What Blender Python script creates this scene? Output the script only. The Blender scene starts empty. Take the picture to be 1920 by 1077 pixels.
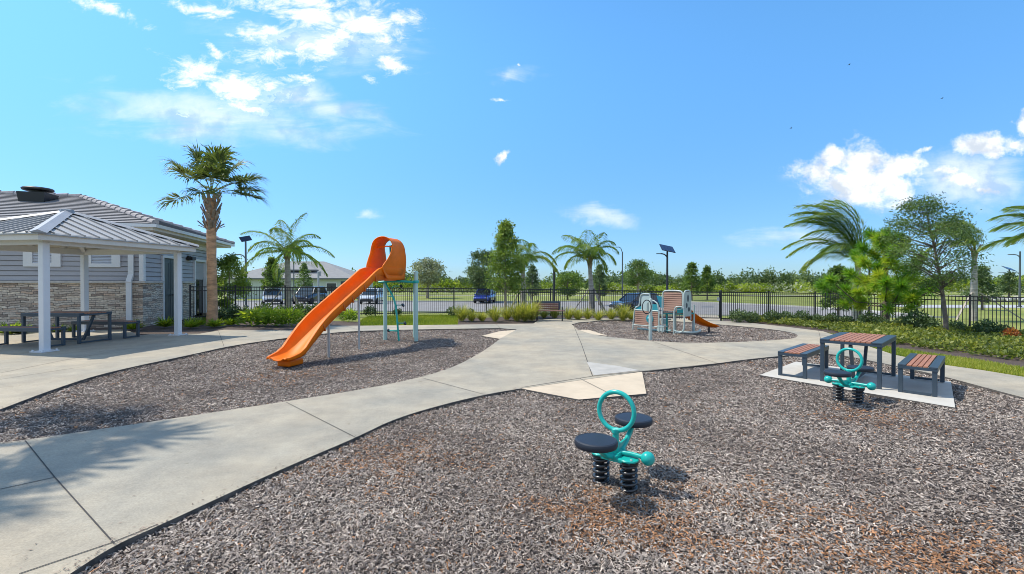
import bpy, bmesh, math, random
import numpy as np
from mathutils import Vector, Matrix
from mathutils.geometry import tessellate_polygon

R = math.radians
Q = 1.0                        # density of the loose stuff
random.seed(7)
rng = np.random.default_rng(11)
SC = bpy.context.scene
COL = SC.collection

# ------------------------------------------------------------------ camera
CAM_H = 1.66
FPX = 853.0                    # focal length in photo pixels (1920 wide)
PITCH = R(0.504)
cd = bpy.data.cameras.new('camera')
cd.sensor_width = 36.0
cd.lens = 36.0 * FPX / 1920.0
cd.clip_start = 0.05
cd.clip_end = 6000
cam = bpy.data.objects.new('camera', cd)
COL.objects.link(cam)
cam.location = (0, 0, CAM_H)
cam.rotation_euler = (R(90) - PITCH, 0, 0)
SC.camera = cam
SC.render.resolution_x = 1024
SC.render.resolution_y = 574

# ------------------------------------------------------------------ view
SC.view_settings.view_transform = 'Standard'
SC.view_settings.look = 'None'
SC.view_settings.exposure = 0.21
SC.view_settings.gamma = 1.0
SC.cycles.pixel_filter_type = 'BLACKMAN_HARRIS'
SC.cycles.filter_width = 0.95
SC.cycles.max_bounces = 6
SC.cycles.transparent_max_bounces = 8
SC.cycles.sample_clamp_indirect = 6.0

# ------------------------------------------------------------------ sun
SUN_ELEV = R(57.0)
SUN_AZ = (-0.967, 0.256)       # horizontal direction towards the sun
sd = bpy.data.lights.new('sun', 'SUN')
sd.energy = 4.3
sd.angle = R(0.53)
sd.color = (1.0, 0.93, 0.82)
sun = bpy.data.objects.new('sun', sd)
COL.objects.link(sun)
sv = Vector((SUN_AZ[0] * math.cos(SUN_ELEV), SUN_AZ[1] * math.cos(SUN_ELEV), math.sin(SUN_ELEV)))
sun.rotation_euler = sv.to_track_quat('Z', 'Y').to_euler()
sun.location = (-30, 10, 50)

# ------------------------------------------------------------------ world: sky and clouds
W = bpy.data.worlds.new('World')
SC.world = W
W.use_nodes = True
wn = W.node_tree.nodes; wl = W.node_tree.links
wn.clear()
w_out = wn.new('ShaderNodeOutputWorld')
w_bg = wn.new('ShaderNodeBackground')
w_bg.inputs['Strength'].default_value = 0.125
wl.new(w_bg.outputs[0], w_out.inputs[0])
sky = wn.new('ShaderNodeTexSky')
sky.sky_type = 'NISHITA'
sky.sun_disc = False
sky.sun_elevation = SUN_ELEV
sky.sun_rotation = math.atan2(SUN_AZ[0], SUN_AZ[1])
sky.altitude = 0
sky.air_density = 1.0
sky.dust_density = 0.35
sky.ozone_density = 3.0

def wmath(op, a=None, b=None, c=None, clamp=False):
    n = wn.new('ShaderNodeMath'); n.operation = op; n.use_clamp = clamp
    for i, x in enumerate((a, b, c)):
        if x is None: continue
        if isinstance(x, (int, float)): n.inputs[i].default_value = x
        else: wl.new(x, n.inputs[i])
    return n.outputs[0]

tc = wn.new('ShaderNodeTexCoord')
sp = wn.new('ShaderNodeSeparateXYZ'); wl.new(tc.outputs['Generated'], sp.inputs[0])
yy = wmath('MAXIMUM', sp.outputs[1], 0.02)
cu = wmath('DIVIDE', sp.outputs[0], yy)
cw = wmath('DIVIDE', sp.outputs[2], yy)
cv = wn.new('ShaderNodeCombineXYZ'); wl.new(cu, cv.inputs[0]); wl.new(cw, cv.inputs[1])
front = wmath('MULTIPLY', wmath('GREATER_THAN', sp.outputs[1], 0.03), wmath('GREATER_THAN', sp.outputs[2], 0.0))

wz = wn.new('ShaderNodeTexNoise'); wz.inputs['Scale'].default_value = 7.0; wz.inputs['Detail'].default_value = 5; wz.inputs['Roughness'].default_value = .6
wl.new(cv.outputs[0], wz.inputs['Vector'])
wa = wn.new('ShaderNodeVectorMath'); wa.operation = 'MULTIPLY_ADD'; wl.new(wz.outputs['Color'], wa.inputs[0]); wa.inputs[1].default_value = (0.16, 0.08, 0); wl.new(cv.outputs[0], wa.inputs[2])
wb = wn.new('ShaderNodeVectorMath'); wb.operation = 'SUBTRACT'; wl.new(wa.outputs[0], wb.inputs[0]); wb.inputs[1].default_value = (0.08, 0.04, 0)
def blob_field(blobs):
    best = None
    for (px, py, ax, ay, rot, k) in blobs:      # directions: azimuth / elevation slopes of each cloud lobe
        m = wn.new('ShaderNodeMapping'); m.vector_type = 'TEXTURE'
        m.inputs['Location'].default_value = ((px - 960) / FPX, (531 - py) / FPX, 0)
        m.inputs['Rotation'].default_value = (0, 0, R(rot))
        m.inputs['Scale'].default_value = (ax / FPX, ay / FPX, 1)
        wl.new(wb.outputs[0], m.inputs['Vector'])
        l = wn.new('ShaderNodeVectorMath'); l.operation = 'LENGTH'; wl.new(m.outputs[0], l.inputs[0])
        v = wmath('SUBTRACT', k, l.outputs['Value'])
        best = v if best is None else wmath('MAXIMUM', best, v)
    return wmath('MAXIMUM', best, -1.5)

def wnoise(scale, detail, rough, stretch=(1, 1), off=0.0, dist=0.0, rot=0):
    m = wn.new('ShaderNodeMapping')
    m.inputs['Location'].default_value = (off, off * 0.7, off)
    m.inputs['Rotation'].default_value = (0, 0, R(rot))
    m.inputs['Scale'].default_value = (stretch[0], stretch[1], 1)
    wl.new(cv.outputs[0], m.inputs['Vector'])
    n = wn.new('ShaderNodeTexNoise'); n.inputs['Scale'].default_value = scale
    n.inputs['Detail'].default_value = detail; n.inputs['Roughness'].default_value = rough
    n.inputs['Distortion'].default_value = dist
    wl.new(m.outputs[0], n.inputs['Vector'])
    return n.outputs['Fac']

def wramp(x, lo, hi):
    n = wn.new('ShaderNodeMapRange'); n.interpolation_type = 'SMOOTHSTEP'
    n.inputs['From Min'].default_value = lo; n.inputs['From Max'].default_value = hi
    wl.new(x, n.inputs['Value'])
    return n.outputs['Result']

cumulus = [(1620, 300, 62, 46, 0, 1), (1530, 312, 38, 34, 0, 1), (1560, 290, 30, 22, 0, 1), (1600, 350, 100, 40, -8, 1),
           (1650, 345, 70, 45, 0, 1), (1690, 310, 46, 26, 8, 1), (1730, 275, 34, 9, 12, .62), (1760, 318, 36, 20, 20, .75),
           (1790, 338, 60, 26, -10, .72), (1835, 352, 40, 14, 0, .62), (1845, 277, 58, 26, 0, 1), (1912, 235, 26, 30, 0, 1),
           (1905, 280, 40, 20, 0, .85), (946, 295, 17, 13, 30, .78), (932, 183, 30, 10, 0, .55), (970, 127, 14, 8, 0, .45)]
n1 = wnoise(17, 11, 0.66, (1, 1.25), 3.1, 0.25)
f1 = blob_field(cumulus)
d1 = wramp(wmath('ADD', f1, wmath('MULTIPLY', wmath('SUBTRACT', n1, 0.50), 2.1)), -0.20, 0.62)
wisps = [(205, 18, 78, 16, -20, 1), (400, 20, 90, 14, -8, .85), (590, 25, 160, 40, -8, 1.08), (690, 55, 85, 46, -35, 1.05),
         (760, 28, 36, 18, -20, .95), (490, 55, 60, 22, -15, .95), (600, 92, 72, 34, 12, 1.08), (520, 105, 75, 20, -5, 1),
         (640, 75, 45, 24, 30, 1), (740, 116, 45, 18, -15, .98), (725, 75, 34, 24, -45, .95), (380, 128, 72, 24, -14, 1.1), (465, 165, 72, 32, -12, 1.12),
         (350, 150, 50, 18, -10, .85), (690, 141, 26, 11, 0, .9), (472, 205, 28, 8, -20, .85), (560, 158, 45, 14, -15, .75),
         (410, 85, 45, 14, -25, .75), (580, 185, 40, 10, 0, .6), (415, 195, 110, 22, 0, .6)]
n2 = wnoise(15, 12, 0.70, (1, 1.9), 7.7, 0.5, 12)
f2 = blob_field(wisps)
d2 = wramp(wmath('ADD', f2, wmath('MULTIPLY', wmath('SUBTRACT', n2, 0.52), 4.2)), -0.15, 1.15)
veil = [(1125, 408, 95, 24, -8, 1), (430, 215, 330, 70, -3, 1), (560, 190, 240, 40, -6, .9), (680, 408, 60, 14, 5, .7), (1800, 335, 120, 50, 0, 1.25),
        (1600, 350, 170, 70, 0, .8), (600, 80, 300, 90, 0, .8), (1500, 450, 300, 40, 0, .5), (950, 140, 120, 30, 0, .5)]
n3 = wnoise(5, 8, 0.6, (1, 4.0), 1.3, 0.6, 6)
f3 = blob_field(veil)
d3 = wmath('MULTIPLY', wramp(wmath('ADD', f3, wmath('MULTIPLY', wmath('SUBTRACT', n3, 0.5), 1.6)), 0.0, 1.1), 0.62)
dens = wmath('MAXIMUM', wmath('MAXIMUM', d1, d2), d3)
dens = wmath('MULTIPLY', dens, front)
n4 = wnoise(13, 6, 0.55, (1, 1.2), 5.5)
cb = wmath('MAXIMUM', wramp(n4, 0.36, 0.56), wmath('GREATER_THAN', d2, 0.02))
cmix = wn.new('ShaderNodeMix'); cmix.data_type = 'RGBA'
cmix.inputs[6].default_value = (4.9, 5.5, 6.3, 1); cmix.inputs[7].default_value = (8.6, 8.7, 8.7, 1)
wl.new(cb, cmix.inputs[0])
# grade of the clear sky: deeper blue overhead, bright pale azure low down
tint = wn.new('ShaderNodeMix'); tint.data_type = 'RGBA'; tint.blend_type = 'MULTIPLY'; tint.inputs[0].default_value = 1.0
wl.new(sky.outputs[0], tint.inputs[6])
el_ = wramp(sp.outputs[2], 0.0, 0.5)
tmix = wn.new('ShaderNodeMix'); tmix.data_type = 'RGBA'; wl.new(el_, tmix.inputs[0])
tmix.inputs[6].default_value = (0.57, 0.84, 1.22, 1); tmix.inputs[7].default_value = (0.92, 1.58, 1.85, 1)
wl.new(tmix.outputs[2], tint.inputs[7])
smix = wn.new('ShaderNodeMix'); smix.data_type = 'RGBA'
wl.new(dens, smix.inputs[0]); wl.new(tint.outputs[2], smix.inputs[6]); wl.new(cmix.outputs[2], smix.inputs[7])
# unseen broken cloud added overhead and behind the viewer as neutral fill light
ng = wn.new('ShaderNodeTexNoise'); ng.inputs['Scale'].default_value = 2.6; ng.inputs['Detail'].default_value = 7; wl.new(tc.outputs['Generated'], ng.inputs['Vector'])
over = wmath('MAXIMUM', wramp(sp.outputs[2], 0.60, 0.78), wmath('MULTIPLY', wramp(wmath('MULTIPLY', sp.outputs[1], -1.0), 0.0, 0.3), wramp(sp.outputs[2], -0.02, 0.10)))
cover = wmath('MULTIPLY', wmath('MULTIPLY', over, wramp(ng.outputs['Fac'], 0.38, 0.62)), 0.62)
omix = wn.new('ShaderNodeMix'); omix.data_type = 'RGBA'; wl.new(cover, omix.inputs[0]); wl.new(smix.outputs[2], omix.inputs[6]); omix.inputs[7].default_value = (7.2, 7.1, 6.9, 1)
wl.new(omix.outputs[2], w_bg.inputs['Color'])

# ------------------------------------------------------------------ the lie of the land
def smoothstep(a, b, x):
    t = np.clip((x - a) / (b - a), 0, 1)
    return t * t * (3 - 2 * t)

def gz(x, y):
    """Ground height: falls gently to the right on the playground, drops to the car park beyond the fence."""
    y = np.asarray(y, float)
    return -0.012 * np.clip(x, -22, 22) * (1 - smoothstep(26, 62, y)) - 0.5 * smoothstep(25.3, 32, y)

def ray(px, py):
    a, b = (px - 960) / FPX, (538.5 - py) / FPX
    return Vector((a, math.cos(PITCH) + b * math.sin(PITCH), -math.sin(PITCH) + b * math.cos(PITCH)))

def G(px, py, h=0.0):
    """The ground point seen at a photo pixel (h above the ground)."""
    d = ray(px, py); z = 0.0
    for _ in range(12):
        t = (z + h - CAM_H) / d.z
        x, y = d.x * t, d.y * t
        z = float(gz(x, y))
    return (x, y)

def drop(Y): return 0.5 * float(smoothstep(25.3, 32, Y))

def PX(px, Y):
    return (px - 960) / FPX * Y

# ------------------------------------------------------------------ materials
MATS = {}
def mat(name, color, rough=0.6, metal=0.0, var=0.0, scale=4.0, bump=0.0, bscale=60.0, color2=None, spec=0.5, coat=0.0, stretch=None, detail=6):
    if name in MATS: return MATS[name]
    m = bpy.data.materials.new(name); m.use_nodes = True
    nt = m.node_tree; n = nt.nodes; l = nt.links
    p = n['Principled BSDF']
    p.inputs['Roughness'].default_value = rough
    p.inputs['Metallic'].default_value = metal
    p.inputs['Specular IOR Level'].default_value = spec
    p.inputs['Coat Weight'].default_value = coat
    p.inputs['Base Color'].default_value = (*color, 1)
    co = n.new('ShaderNodeTexCoord')
    src = co.outputs['Object']
    if stretch:
        mp = n.new('ShaderNodeMapping'); mp.inputs['Scale'].default_value = stretch
        l.new(src, mp.inputs['Vector']); src = mp.outputs[0]
    if var > 0 or color2:
        t = n.new('ShaderNodeTexNoise'); t.inputs['Scale'].default_value = scale; t.inputs['Detail'].default_value = detail
        t.inputs['Roughness'].default_value = 0.65
        l.new(src, t.inputs['Vector'])
        r = n.new('ShaderNodeValToRGB')
        c2 = color2 or tuple(min(1, c * (1 + var)) for c in color)
        c1 = color if color2 else tuple(c * (1 - var) for c in color)
        r.color_ramp.elements[0].position = 0.32; r.color_ramp.elements[1].position = 0.68
        r.color_ramp.elements[0].color = (*c1, 1); r.color_ramp.elements[1].color = (*c2, 1)
        l.new(t.outputs['Fac'], r.inputs[0]); l.new(r.outputs[0], p.inputs['Base Color'])
    if bump > 0:
        t = n.new('ShaderNodeTexNoise'); t.inputs['Scale'].default_value = bscale; t.inputs['Detail'].default_value = 4
        l.new(src, t.inputs['Vector'])
        b = n.new('ShaderNodeBump'); b.inputs['Strength'].default_value = bump; b.inputs['Distance'].default_value = 0.01
        l.new(t.outputs['Fac'], b.inputs['Height']); l.new(b.outputs[0], p.inputs['Normal'])
    MATS[name] = m
    return m

def leafmat(name, cols, trans=0.35, rough=0.5, spec=0.35):
    """Foliage: each leaf takes a colour from the ramp by its own random value."""
    if name in MATS: return MATS[name]
    m = bpy.data.materials.new(name); m.use_nodes = True
    nt = m.node_tree; n = nt.nodes; l = nt.links
    p = n['Principled BSDF']; p.inputs['Roughness'].default_value = rough; p.inputs['Specular IOR Level'].default_value = spec
    a = n.new('ShaderNodeAttribute'); a.attribute_name = 'rnd'
    r = n.new('ShaderNodeValToRGB')
    while len(r.color_ramp.elements) < len(cols): r.color_ramp.elements.new(0.5)
    for i, c in enumerate(cols):
        r.color_ramp.elements[i].position = i / max(1, len(cols) - 1); r.color_ramp.elements[i].color = (*c, 1)
    l.new(a.outputs['Fac'], r.inputs[0]); l.new(r.outputs[0], p.inputs['Base Color'])
    if trans > 0:
        t = n.new('ShaderNodeBsdfTranslucent'); mx = n.new('ShaderNodeMixShader'); mx.inputs[0].default_value = trans
        br = n.new('ShaderNodeMix'); br.data_type = 'RGBA'; br.blend_type = 'MULTIPLY'; br.inputs[0].default_value = 1
        br.inputs[7].default_value = (1.5, 1.5, 0.6, 1)
        l.new(r.outputs[0], br.inputs[6]); l.new(br.outputs[2], t.inputs['Color'])
        out = n['Material Output']
        l.new(p.outputs[0], mx.inputs[1]); l.new(t.outputs[0], mx.inputs[2]); l.new(mx.outputs[0], out.inputs[0])
    MATS[name] = m
    return m

# ------------------------------------------------------------------ mesh helpers
class MB:
    """Collects shapes into one mesh."""
    def __init__(s): s.v = []; s.f = []; s.mi = []
    def add(s, vs, fs, mi=0):
        o = len(s.v); s.v += [tuple(v) for v in vs]; s.f += [tuple(i + o for i in f) for f in fs]; s.mi += [mi] * len(fs)
    def box(s, c, d, rz=0.0, mi=0, tilt=None):
        x, y, z = (k / 2 for k in d)
        M = Matrix.Rotation(rz, 3, 'Z')
        if tilt: M = M @ tilt
        vs = [Vector(c) + M @ Vector((a * x, b * y, e * z)) for e in (-1, 1) for a, b in ((-1, -1), (1, -1), (1, 1), (-1, 1))]
        s.add(vs, [(3, 2, 1, 0), (4, 5, 6, 7), (0, 1, 5, 4), (1, 2, 6, 5), (2, 3, 7, 6), (3, 0, 4, 7)], mi)
    def rbox(s, c, d, r=0.01, rz=0.0, mi=0, tilt=None):
        """Box with chamfered edges."""
        bm = bmesh.new(); bmesh.ops.create_cube(bm, size=1)
        for v in bm.verts: v.co = Vector((v.co.x * d[0], v.co.y * d[1], v.co.z * d[2]))
        bmesh.ops.bevel(bm, geom=bm.edges[:], offset=min(r, min(d) * 0.45), segments=2, affect='EDGES', profile=0.5)
        M = Matrix.Rotation(rz, 3, 'Z')
        if tilt: M = M @ tilt
        bm.verts.index_update()
        s.add([Vector(c) + M @ v.co for v in bm.verts], [[v.index for v in f.verts] for f in bm.faces], mi)
        bm.free()
    def beam(s, p, q, w, h, up=(0, 0, 1), mi=0):
        p, q = Vector(p), Vector(q); d = (q - p).normalized(); u = Vector(up)
        if abs(d.dot(u)) > 0.98: u = Vector((0, 1, 0))
        a = d.cross(u).normalized() * (w / 2); b = a.normalized().cross(d).normalized() * (h / 2)
        vs = [p - a - b, p + a - b, p + a + b, p - a + b, q - a - b, q + a - b, q + a + b, q - a + b]
        s.add(vs, [(0, 1, 2, 3), (7, 6, 5, 4), (0, 4, 5, 1), (1, 5, 6, 2), (2, 6, 7, 3), (3, 7, 4, 0)], mi)
    def tube(s, path, r, n=8, closed=False, mi=0, caps=True):
        P = [Vector(p) for p in path]; k = len(P)
        rr = [r] * k if isinstance(r, (int, float)) else list(r)
        prev = None; rings = []
        for i in range(k):
            if closed: t = (P[(i + 1) % k] - P[i - 1]).normalized()
            else: t = (P[min(i + 1, k - 1)] - P[max(i - 1, 0)]).normalized()
            if prev is None:
                a = t.cross(Vector((0, 0, 1)) if abs(t.z) < 0.9 else Vector((1, 0, 0))).normalized()
            else:
                a = (prev - t * prev.dot(t)).normalized()
            prev = a; b = t.cross(a)
            rings.append([P[i] + (a * math.cos(2 * math.pi * j / n) + b * math.sin(2 * math.pi * j / n)) * rr[i] for j in range(n)])
        vs = [v for ring in rings for v in ring]; fs = []
        for i in range(k if closed else k - 1):
            i2 = (i + 1) % k
            for j in range(n):
                fs.append((i * n + j, i * n + (j + 1) % n, i2 * n + (j + 1) % n, i2 * n + j))
        if caps and not closed:
            fs.append(tuple(range(n - 1, -1, -1))); fs.append(tuple((k - 1) * n + j for j in range(n)))
        s.add(vs, fs, mi)
    def lathe(s, prof, c=(0, 0, 0), n=24, mi=0, M=None):
        vs = []; fs = []
        for (r, z) in prof:
            for j in range(n):
                v = Vector((r * math.cos(2 * math.pi * j / n), r * math.sin(2 * math.pi * j / n), z))
                if M: v = M @ v
                vs.append(Vector(c) + v)
        for i in range(len(prof) - 1):
            for j in range(n):
                fs.append((i * n + j, i * n + (j + 1) % n, (i + 1) * n + (j + 1) % n, (i + 1) * n + j))
        fs.append(tuple(range(n - 1, -1, -1))); fs.append(tuple((len(prof) - 1) * n + j for j in range(n)))
        s.add(vs, fs, mi)
    def ball(s, c, r, n=16, sq=1.0, mi=0):
        k = n // 2
        s.lathe([(max(r * math.sin(math.pi * i / k), 1e-4), -r * sq * math.cos(math.pi * i / k)) for i in range(k + 1)], c, n, mi)
    def prism(s, poly, z0, z1, mi=0, M=None, cap=True):
        """Polygon in xy pulled from z0 to z1 (optionally transformed)."""
        n = len(poly); vs = [Vector((x, y, z0)) for x, y in poly] + [Vector((x, y, z1)) for x, y in poly]
        if M: vs = [M @ v for v in vs]
        fs = [(i, (i + 1) % n, n + (i + 1) % n, n + i) for i in range(n)]
        if cap:
            t = tessellate_polygon([[Vector((x, y, 0)) for x, y in poly]])
            for tri in t:
                fs.append(tuple(n + i for i in tri)); fs.append(tuple(reversed(tri)))
        s.add(vs, fs, mi)
    def build(s, name, mats, parent=None, smooth=None, loc=None):
        me = bpy.data.meshes.new(name)
        me.from_pydata([tuple(v) for v in s.v], [], s.f)
        for m in (mats if isinstance(mats, (list, tuple)) else [mats]): me.materials.append(m)
        if any(s.mi): me.polygons.foreach_set('material_index', s.mi)
        bm = bmesh.new(); bm.from_mesh(me); bmesh.ops.recalc_face_normals(bm, faces=bm.faces[:]); bm.to_mesh(me); bm.free()
        if smooth:
            me.polygons.foreach_set('use_smooth', [True] * len(me.polygons))
            me.set_sharp_from_angle(angle=R(smooth))
        me.update()
        o = bpy.data.objects.new(name, me); COL.objects.link(o)
        if parent: o.parent = parent
        if loc: o.location = loc
        return o

def tag(o, label=None, cat=None, group=None, kind=None):
    if label: o['label'] = label
    if cat: o['category'] = cat
    if group: o['group'] = group
    if kind: o['kind'] = kind
    return o

def thing(name, label, cat, loc=(0, 0, 0), rz=0.0, group=None):
    o = bpy.data.objects.new(name, None); COL.objects.link(o)
    o.empty_display_size = 0.2
    o.location = loc; o.rotation_euler = (0, 0, rz)
    return tag(o, label, cat, group)

def at(x, y, dz=0.0): return (x, y, float(gz(x, y)) + dz)

def dup(root, loc, rz=None, scale=None, label=None, name=None):
    """A copy of a thing with copies of its parts and sub-parts."""
    def cp(o, parent):
        c = o.copy(); COL.objects.link(c)
        if parent: c.parent = parent
        for ch in list(o.children): cp(ch, c)
        return c
    r = cp(root, None)
    r.location = loc
    if rz is not None: r.rotation_euler = (0, 0, rz)
    if scale is not None: r.scale = scale if isinstance(scale, tuple) else (scale,) * 3
    if label: r['label'] = label
    return r

def npmesh(name, V, F, material, parent=None, rnd=None, col=None, smooth=False):
    """Mesh from numpy arrays; F is (n,4) or (n,3). rnd: per-face value, col: per-face colour."""
    me = bpy.data.meshes.new(name)
    n, k = F.shape
    me.vertices.add(len(V)); me.vertices.foreach_set('co', np.ascontiguousarray(V, np.float32).ravel())
    me.loops.add(n * k); me.loops.foreach_set('vertex_index', np.ascontiguousarray(F, np.int32).ravel())
    me.polygons.add(n); me.polygons.foreach_set('loop_start', np.arange(0, n * k, k, dtype=np.int32))
    try: me.polygons.foreach_set('loop_total', np.full(n, k, dtype=np.int32))
    except Exception: pass
    if smooth: me.polygons.foreach_set('use_smooth', np.ones(n, bool))
    me.update(calc_edges=True)
    if rnd is not None:
        a = me.attributes.new('rnd', 'FLOAT', 'FACE'); a.data.foreach_set('value', np.ascontiguousarray(rnd, np.float32))
    if col is not None:
        a = me.attributes.new('col', 'FLOAT_COLOR', 'FACE')
        a.data.foreach_set('color', np.ascontiguousarray(np.c_[col, np.ones(len(col))], np.float32).ravel())
    me.materials.append(material)
    me.validate()
    o = bpy.data.objects.new(name, me); COL.objects.link(o)
    if parent: o.parent = parent
    return o

def unit(a): return a / np.maximum(np.linalg.norm(a, axis=1, keepdims=True), 1e-9)

def leafquads(P, D, S, L, Wd, fold=0.0):
    """Leaf-shaped quads: base point P, direction D, sideways S, length L, width Wd."""
    P, D, S = (np.asarray(a, float) for a in (P, D, S)); n = len(P)
    L = np.broadcast_to(L, n)[:, None]; Wd = np.broadcast_to(Wd, n)[:, None]
    D = unit(D); S = unit(S - D * np.sum(S * D, 1, keepdims=True))
    N = np.cross(D, S)
    V = np.empty((n, 4, 3))
    V[:, 0] = P; V[:, 1] = P + D * L * 0.45 + S * Wd / 2 + N * Wd * fold
    V[:, 2] = P + D * L; V[:, 3] = P + D * L * 0.45 - S * Wd / 2 + N * Wd * fold
    return V.reshape(-1, 3), np.arange(n * 4).reshape(n, 4)

def randdir(n, flat=1.0):
    d = rng.normal(size=(n, 3)); d[:, 2] *= flat
    return unit(d)

class Leaves:
    """Collects leaf quads with their random values."""
    def __init__(s): s.V = []; s.F = []; s.r = []; s.n = 0
    def add(s, V, F, r):
        s.V.append(V); s.F.append(F + s.n); s.r.append(np.broadcast_to(r, len(F)) if np.ndim(r) == 0 else r); s.n += len(V)
    def quads(s, P, D, S, L, Wd, r, fold=0.0):
        V, F = leafquads(P, D, S, L, Wd, fold); s.add(V, F, r)
    def build(s, name, material, parent=None):
        return npmesh(name, np.concatenate(s.V), np.concatenate(s.F), material, parent, rnd=np.clip(np.concatenate(s.r), 0, 1))

def chaikin(pts, it=2, closed=True):
    for _ in range(it):
        out = []
        n = len(pts)
        rg = range(n) if closed else range(n - 1)
        if not closed: out.append(pts[0])
        for i in rg:
            p, q = pts[i], pts[(i + 1) % n]
            out.append((p[0] * .75 + q[0] * .25, p[1] * .75 + q[1] * .25))
            out.append((p[0] * .25 + q[0] * .75, p[1] * .25 + q[1] * .75))
        if not closed: out.append(pts[-1])
        pts = out
    return pts

def inside(x, y, poly):
    x, y = np.asarray(x), np.asarray(y); c = np.zeros(x.shape, bool)
    n = len(poly); j = n - 1
    for i in range(n):
        xi, yi = poly[i]; xj, yj = poly[j]
        if yi != yj:
            k = ((yi > y) != (yj > y)) & (x < (xj - xi) * (y - yi) / (yj - yi) + xi)
            c ^= k
        j = i
    return c

# ================================================================== GROUND
def pathmat():
    m = mat('concrete', (0.47, 0.445, 0.395), 0.85)
    nt = m.node_tree; n = nt.nodes; l = nt.links; p = n['Principled BSDF']
    co = n.new('ShaderNodeTexCoord')
    def noise(s, d, r, st=None):
        src = co.outputs['Object']
        if st:
            mp = n.new('ShaderNodeMapping'); mp.inputs['Scale'].default_value = st; mp.inputs['Rotation'].default_value = (0, 0, 0.5)
            l.new(src, mp.inputs[0]); src = mp.outputs[0]
        t = n.new('ShaderNodeTexNoise'); t.inputs['Scale'].default_value = s; t.inputs['Detail'].default_value = d; t.inputs['Roughness'].default_value = r
        l.new(src, t.inputs['Vector']); return t.outputs['Fac']
    def ramp(x, a, b, c1, c2):
        r = n.new('ShaderNodeValToRGB'); r.color_ramp.elements[0].position = a; r.color_ramp.elements[1].position = b
        r.color_ramp.elements[0].color = (*c1, 1); r.color_ramp.elements[1].color = (*c2, 1); l.new(x, r.inputs[0]); return r.outputs[0]
    def mul(a, b):
        k = n.new('ShaderNodeMix'); k.data_type = 'RGBA'; k.blend_type = 'MULTIPLY'; k.inputs[0].default_value = 1; l.new(a, k.inputs[6]); l.new(b, k.inputs[7]); return k.outputs[2]
    base = ramp(noise(0.33, 5, .6), .38, .62, (0.32, 0.298, 0.242), (0.44, 0.375, 0.272))
    c = mul(base, ramp(noise(1.9, 8, .7), .3, .7, (0.74, 0.74, 0.745), (1.10, 1.09, 1.07)))
    c = mul(c, ramp(noise(70, 5, .7), .3, .7, (0.80, 0.80, 0.80), (1.16, 1.16, 1.16)))
    c = mul(c, ramp(noise(9, 4, .6, (1, 14, 1)), .3, .75, (0.95, 0.95, 0.95), (1.04, 1.04, 1.04)))
    c = mul(c, ramp(noise(5.5, 2, .5), .72, .76, (1, 1, 1), (0.78, 0.75, 0.7)))
    l.new(c, p.inputs['Base Color'])
    b = n.new('ShaderNodeBump'); b.inputs['Strength'].default_value = 0.35; b.inputs['Distance'].default_value = 0.004
    l.new(noise(120, 4, .7), b.inputs['Height']); l.new(b.outputs[0], p.inputs['Normal'])
    return m
M_CONC = pathmat()
M_EDGE = mat('concrete_edge', (0.10, 0.09, 0.08), 0.95, var=0.5, scale=9)
M_PALE = mat('pale_concrete', (0.54, 0.44, 0.315), 0.85, var=0.10, scale=2.2, bump=0.2, bscale=90)
M_PAD = mat('white_concrete', (0.50, 0.47, 0.41), 0.85, var=0.08, scale=3, bump=0.2, bscale=90)
M_JOINT = mat('joint', (0.06, 0.055, 0.05), 0.95)
M_MULCHB = mat('mulch_bed', (0.085, 0.067, 0.056), 0.95, var=0.6, scale=40, bump=1.0, bscale=70)
M_SOIL = mat('bark_soil', (0.075, 0.052, 0.04), 0.95, var=0.6, scale=22, bump=1.0, bscale=45)

def grassmat():
    m = mat('lawn', (0.09, 0.13, 0.03), 0.9)
    nt = m.node_tree; n = nt.nodes; l = nt.links; p = n['Principled BSDF']
    co = n.new('ShaderNodeTexCoord')
    def noise(s, d):
        t = n.new('ShaderNodeTexNoise'); t.inputs['Scale'].default_value = s; t.inputs['Detail'].default_value = d; t.inputs['Roughness'].default_value = .7
        l.new(co.outputs['Object'], t.inputs['Vector']); return t.outputs['Fac']
    r = n.new('ShaderNodeValToRGB')
    for e, (q, c) in zip(r.color_ramp.elements, ((0.3, (0.12, 0.17, 0.022)), (0.7, (0.32, 0.33, 0.07)))): e.position = q; e.color = (*c, 1)
    l.new(noise(0.16, 8), r.inputs[0])
    r2 = n.new('ShaderNodeValToRGB')
    for e, (q, c) in zip(r2.color_ramp.elements, ((0.3, (0.6, 0.6, 0.6)), (0.7, (1.3, 1.3, 1.2)))): e.position = q; e.color = (*c, 1)
    l.new(noise(9, 6), r2.inputs[0])
    k = n.new('ShaderNodeMix'); k.data_type = 'RGBA'; k.blend_type = 'MULTIPLY'; k.inputs[0].default_value = 1
    l.new(r.outputs[0], k.inputs[6]); l.new(r2.outputs[0], k.inputs[7]); l.new(k.outputs[2], p.inputs['Base Color'])
    b = n.new('ShaderNodeBump'); b.inputs['Strength'].default_value = 1; b.inputs['Distance'].default_value = 0.05
    l.new(noise(25, 5), b.inputs['Height']); l.new(b.outputs[0], p.inputs['Normal'])
    return m
M_LAWN = grassmat()
M_ASPH = mat('asphalt', (0.235, 0.225, 0.215), 0.9, var=0.14, scale=1.1, bump=0.3, bscale=80)
M_KERB = mat('kerb', (0.55, 0.53, 0.49), 0.85, var=0.12, scale=3)

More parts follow.
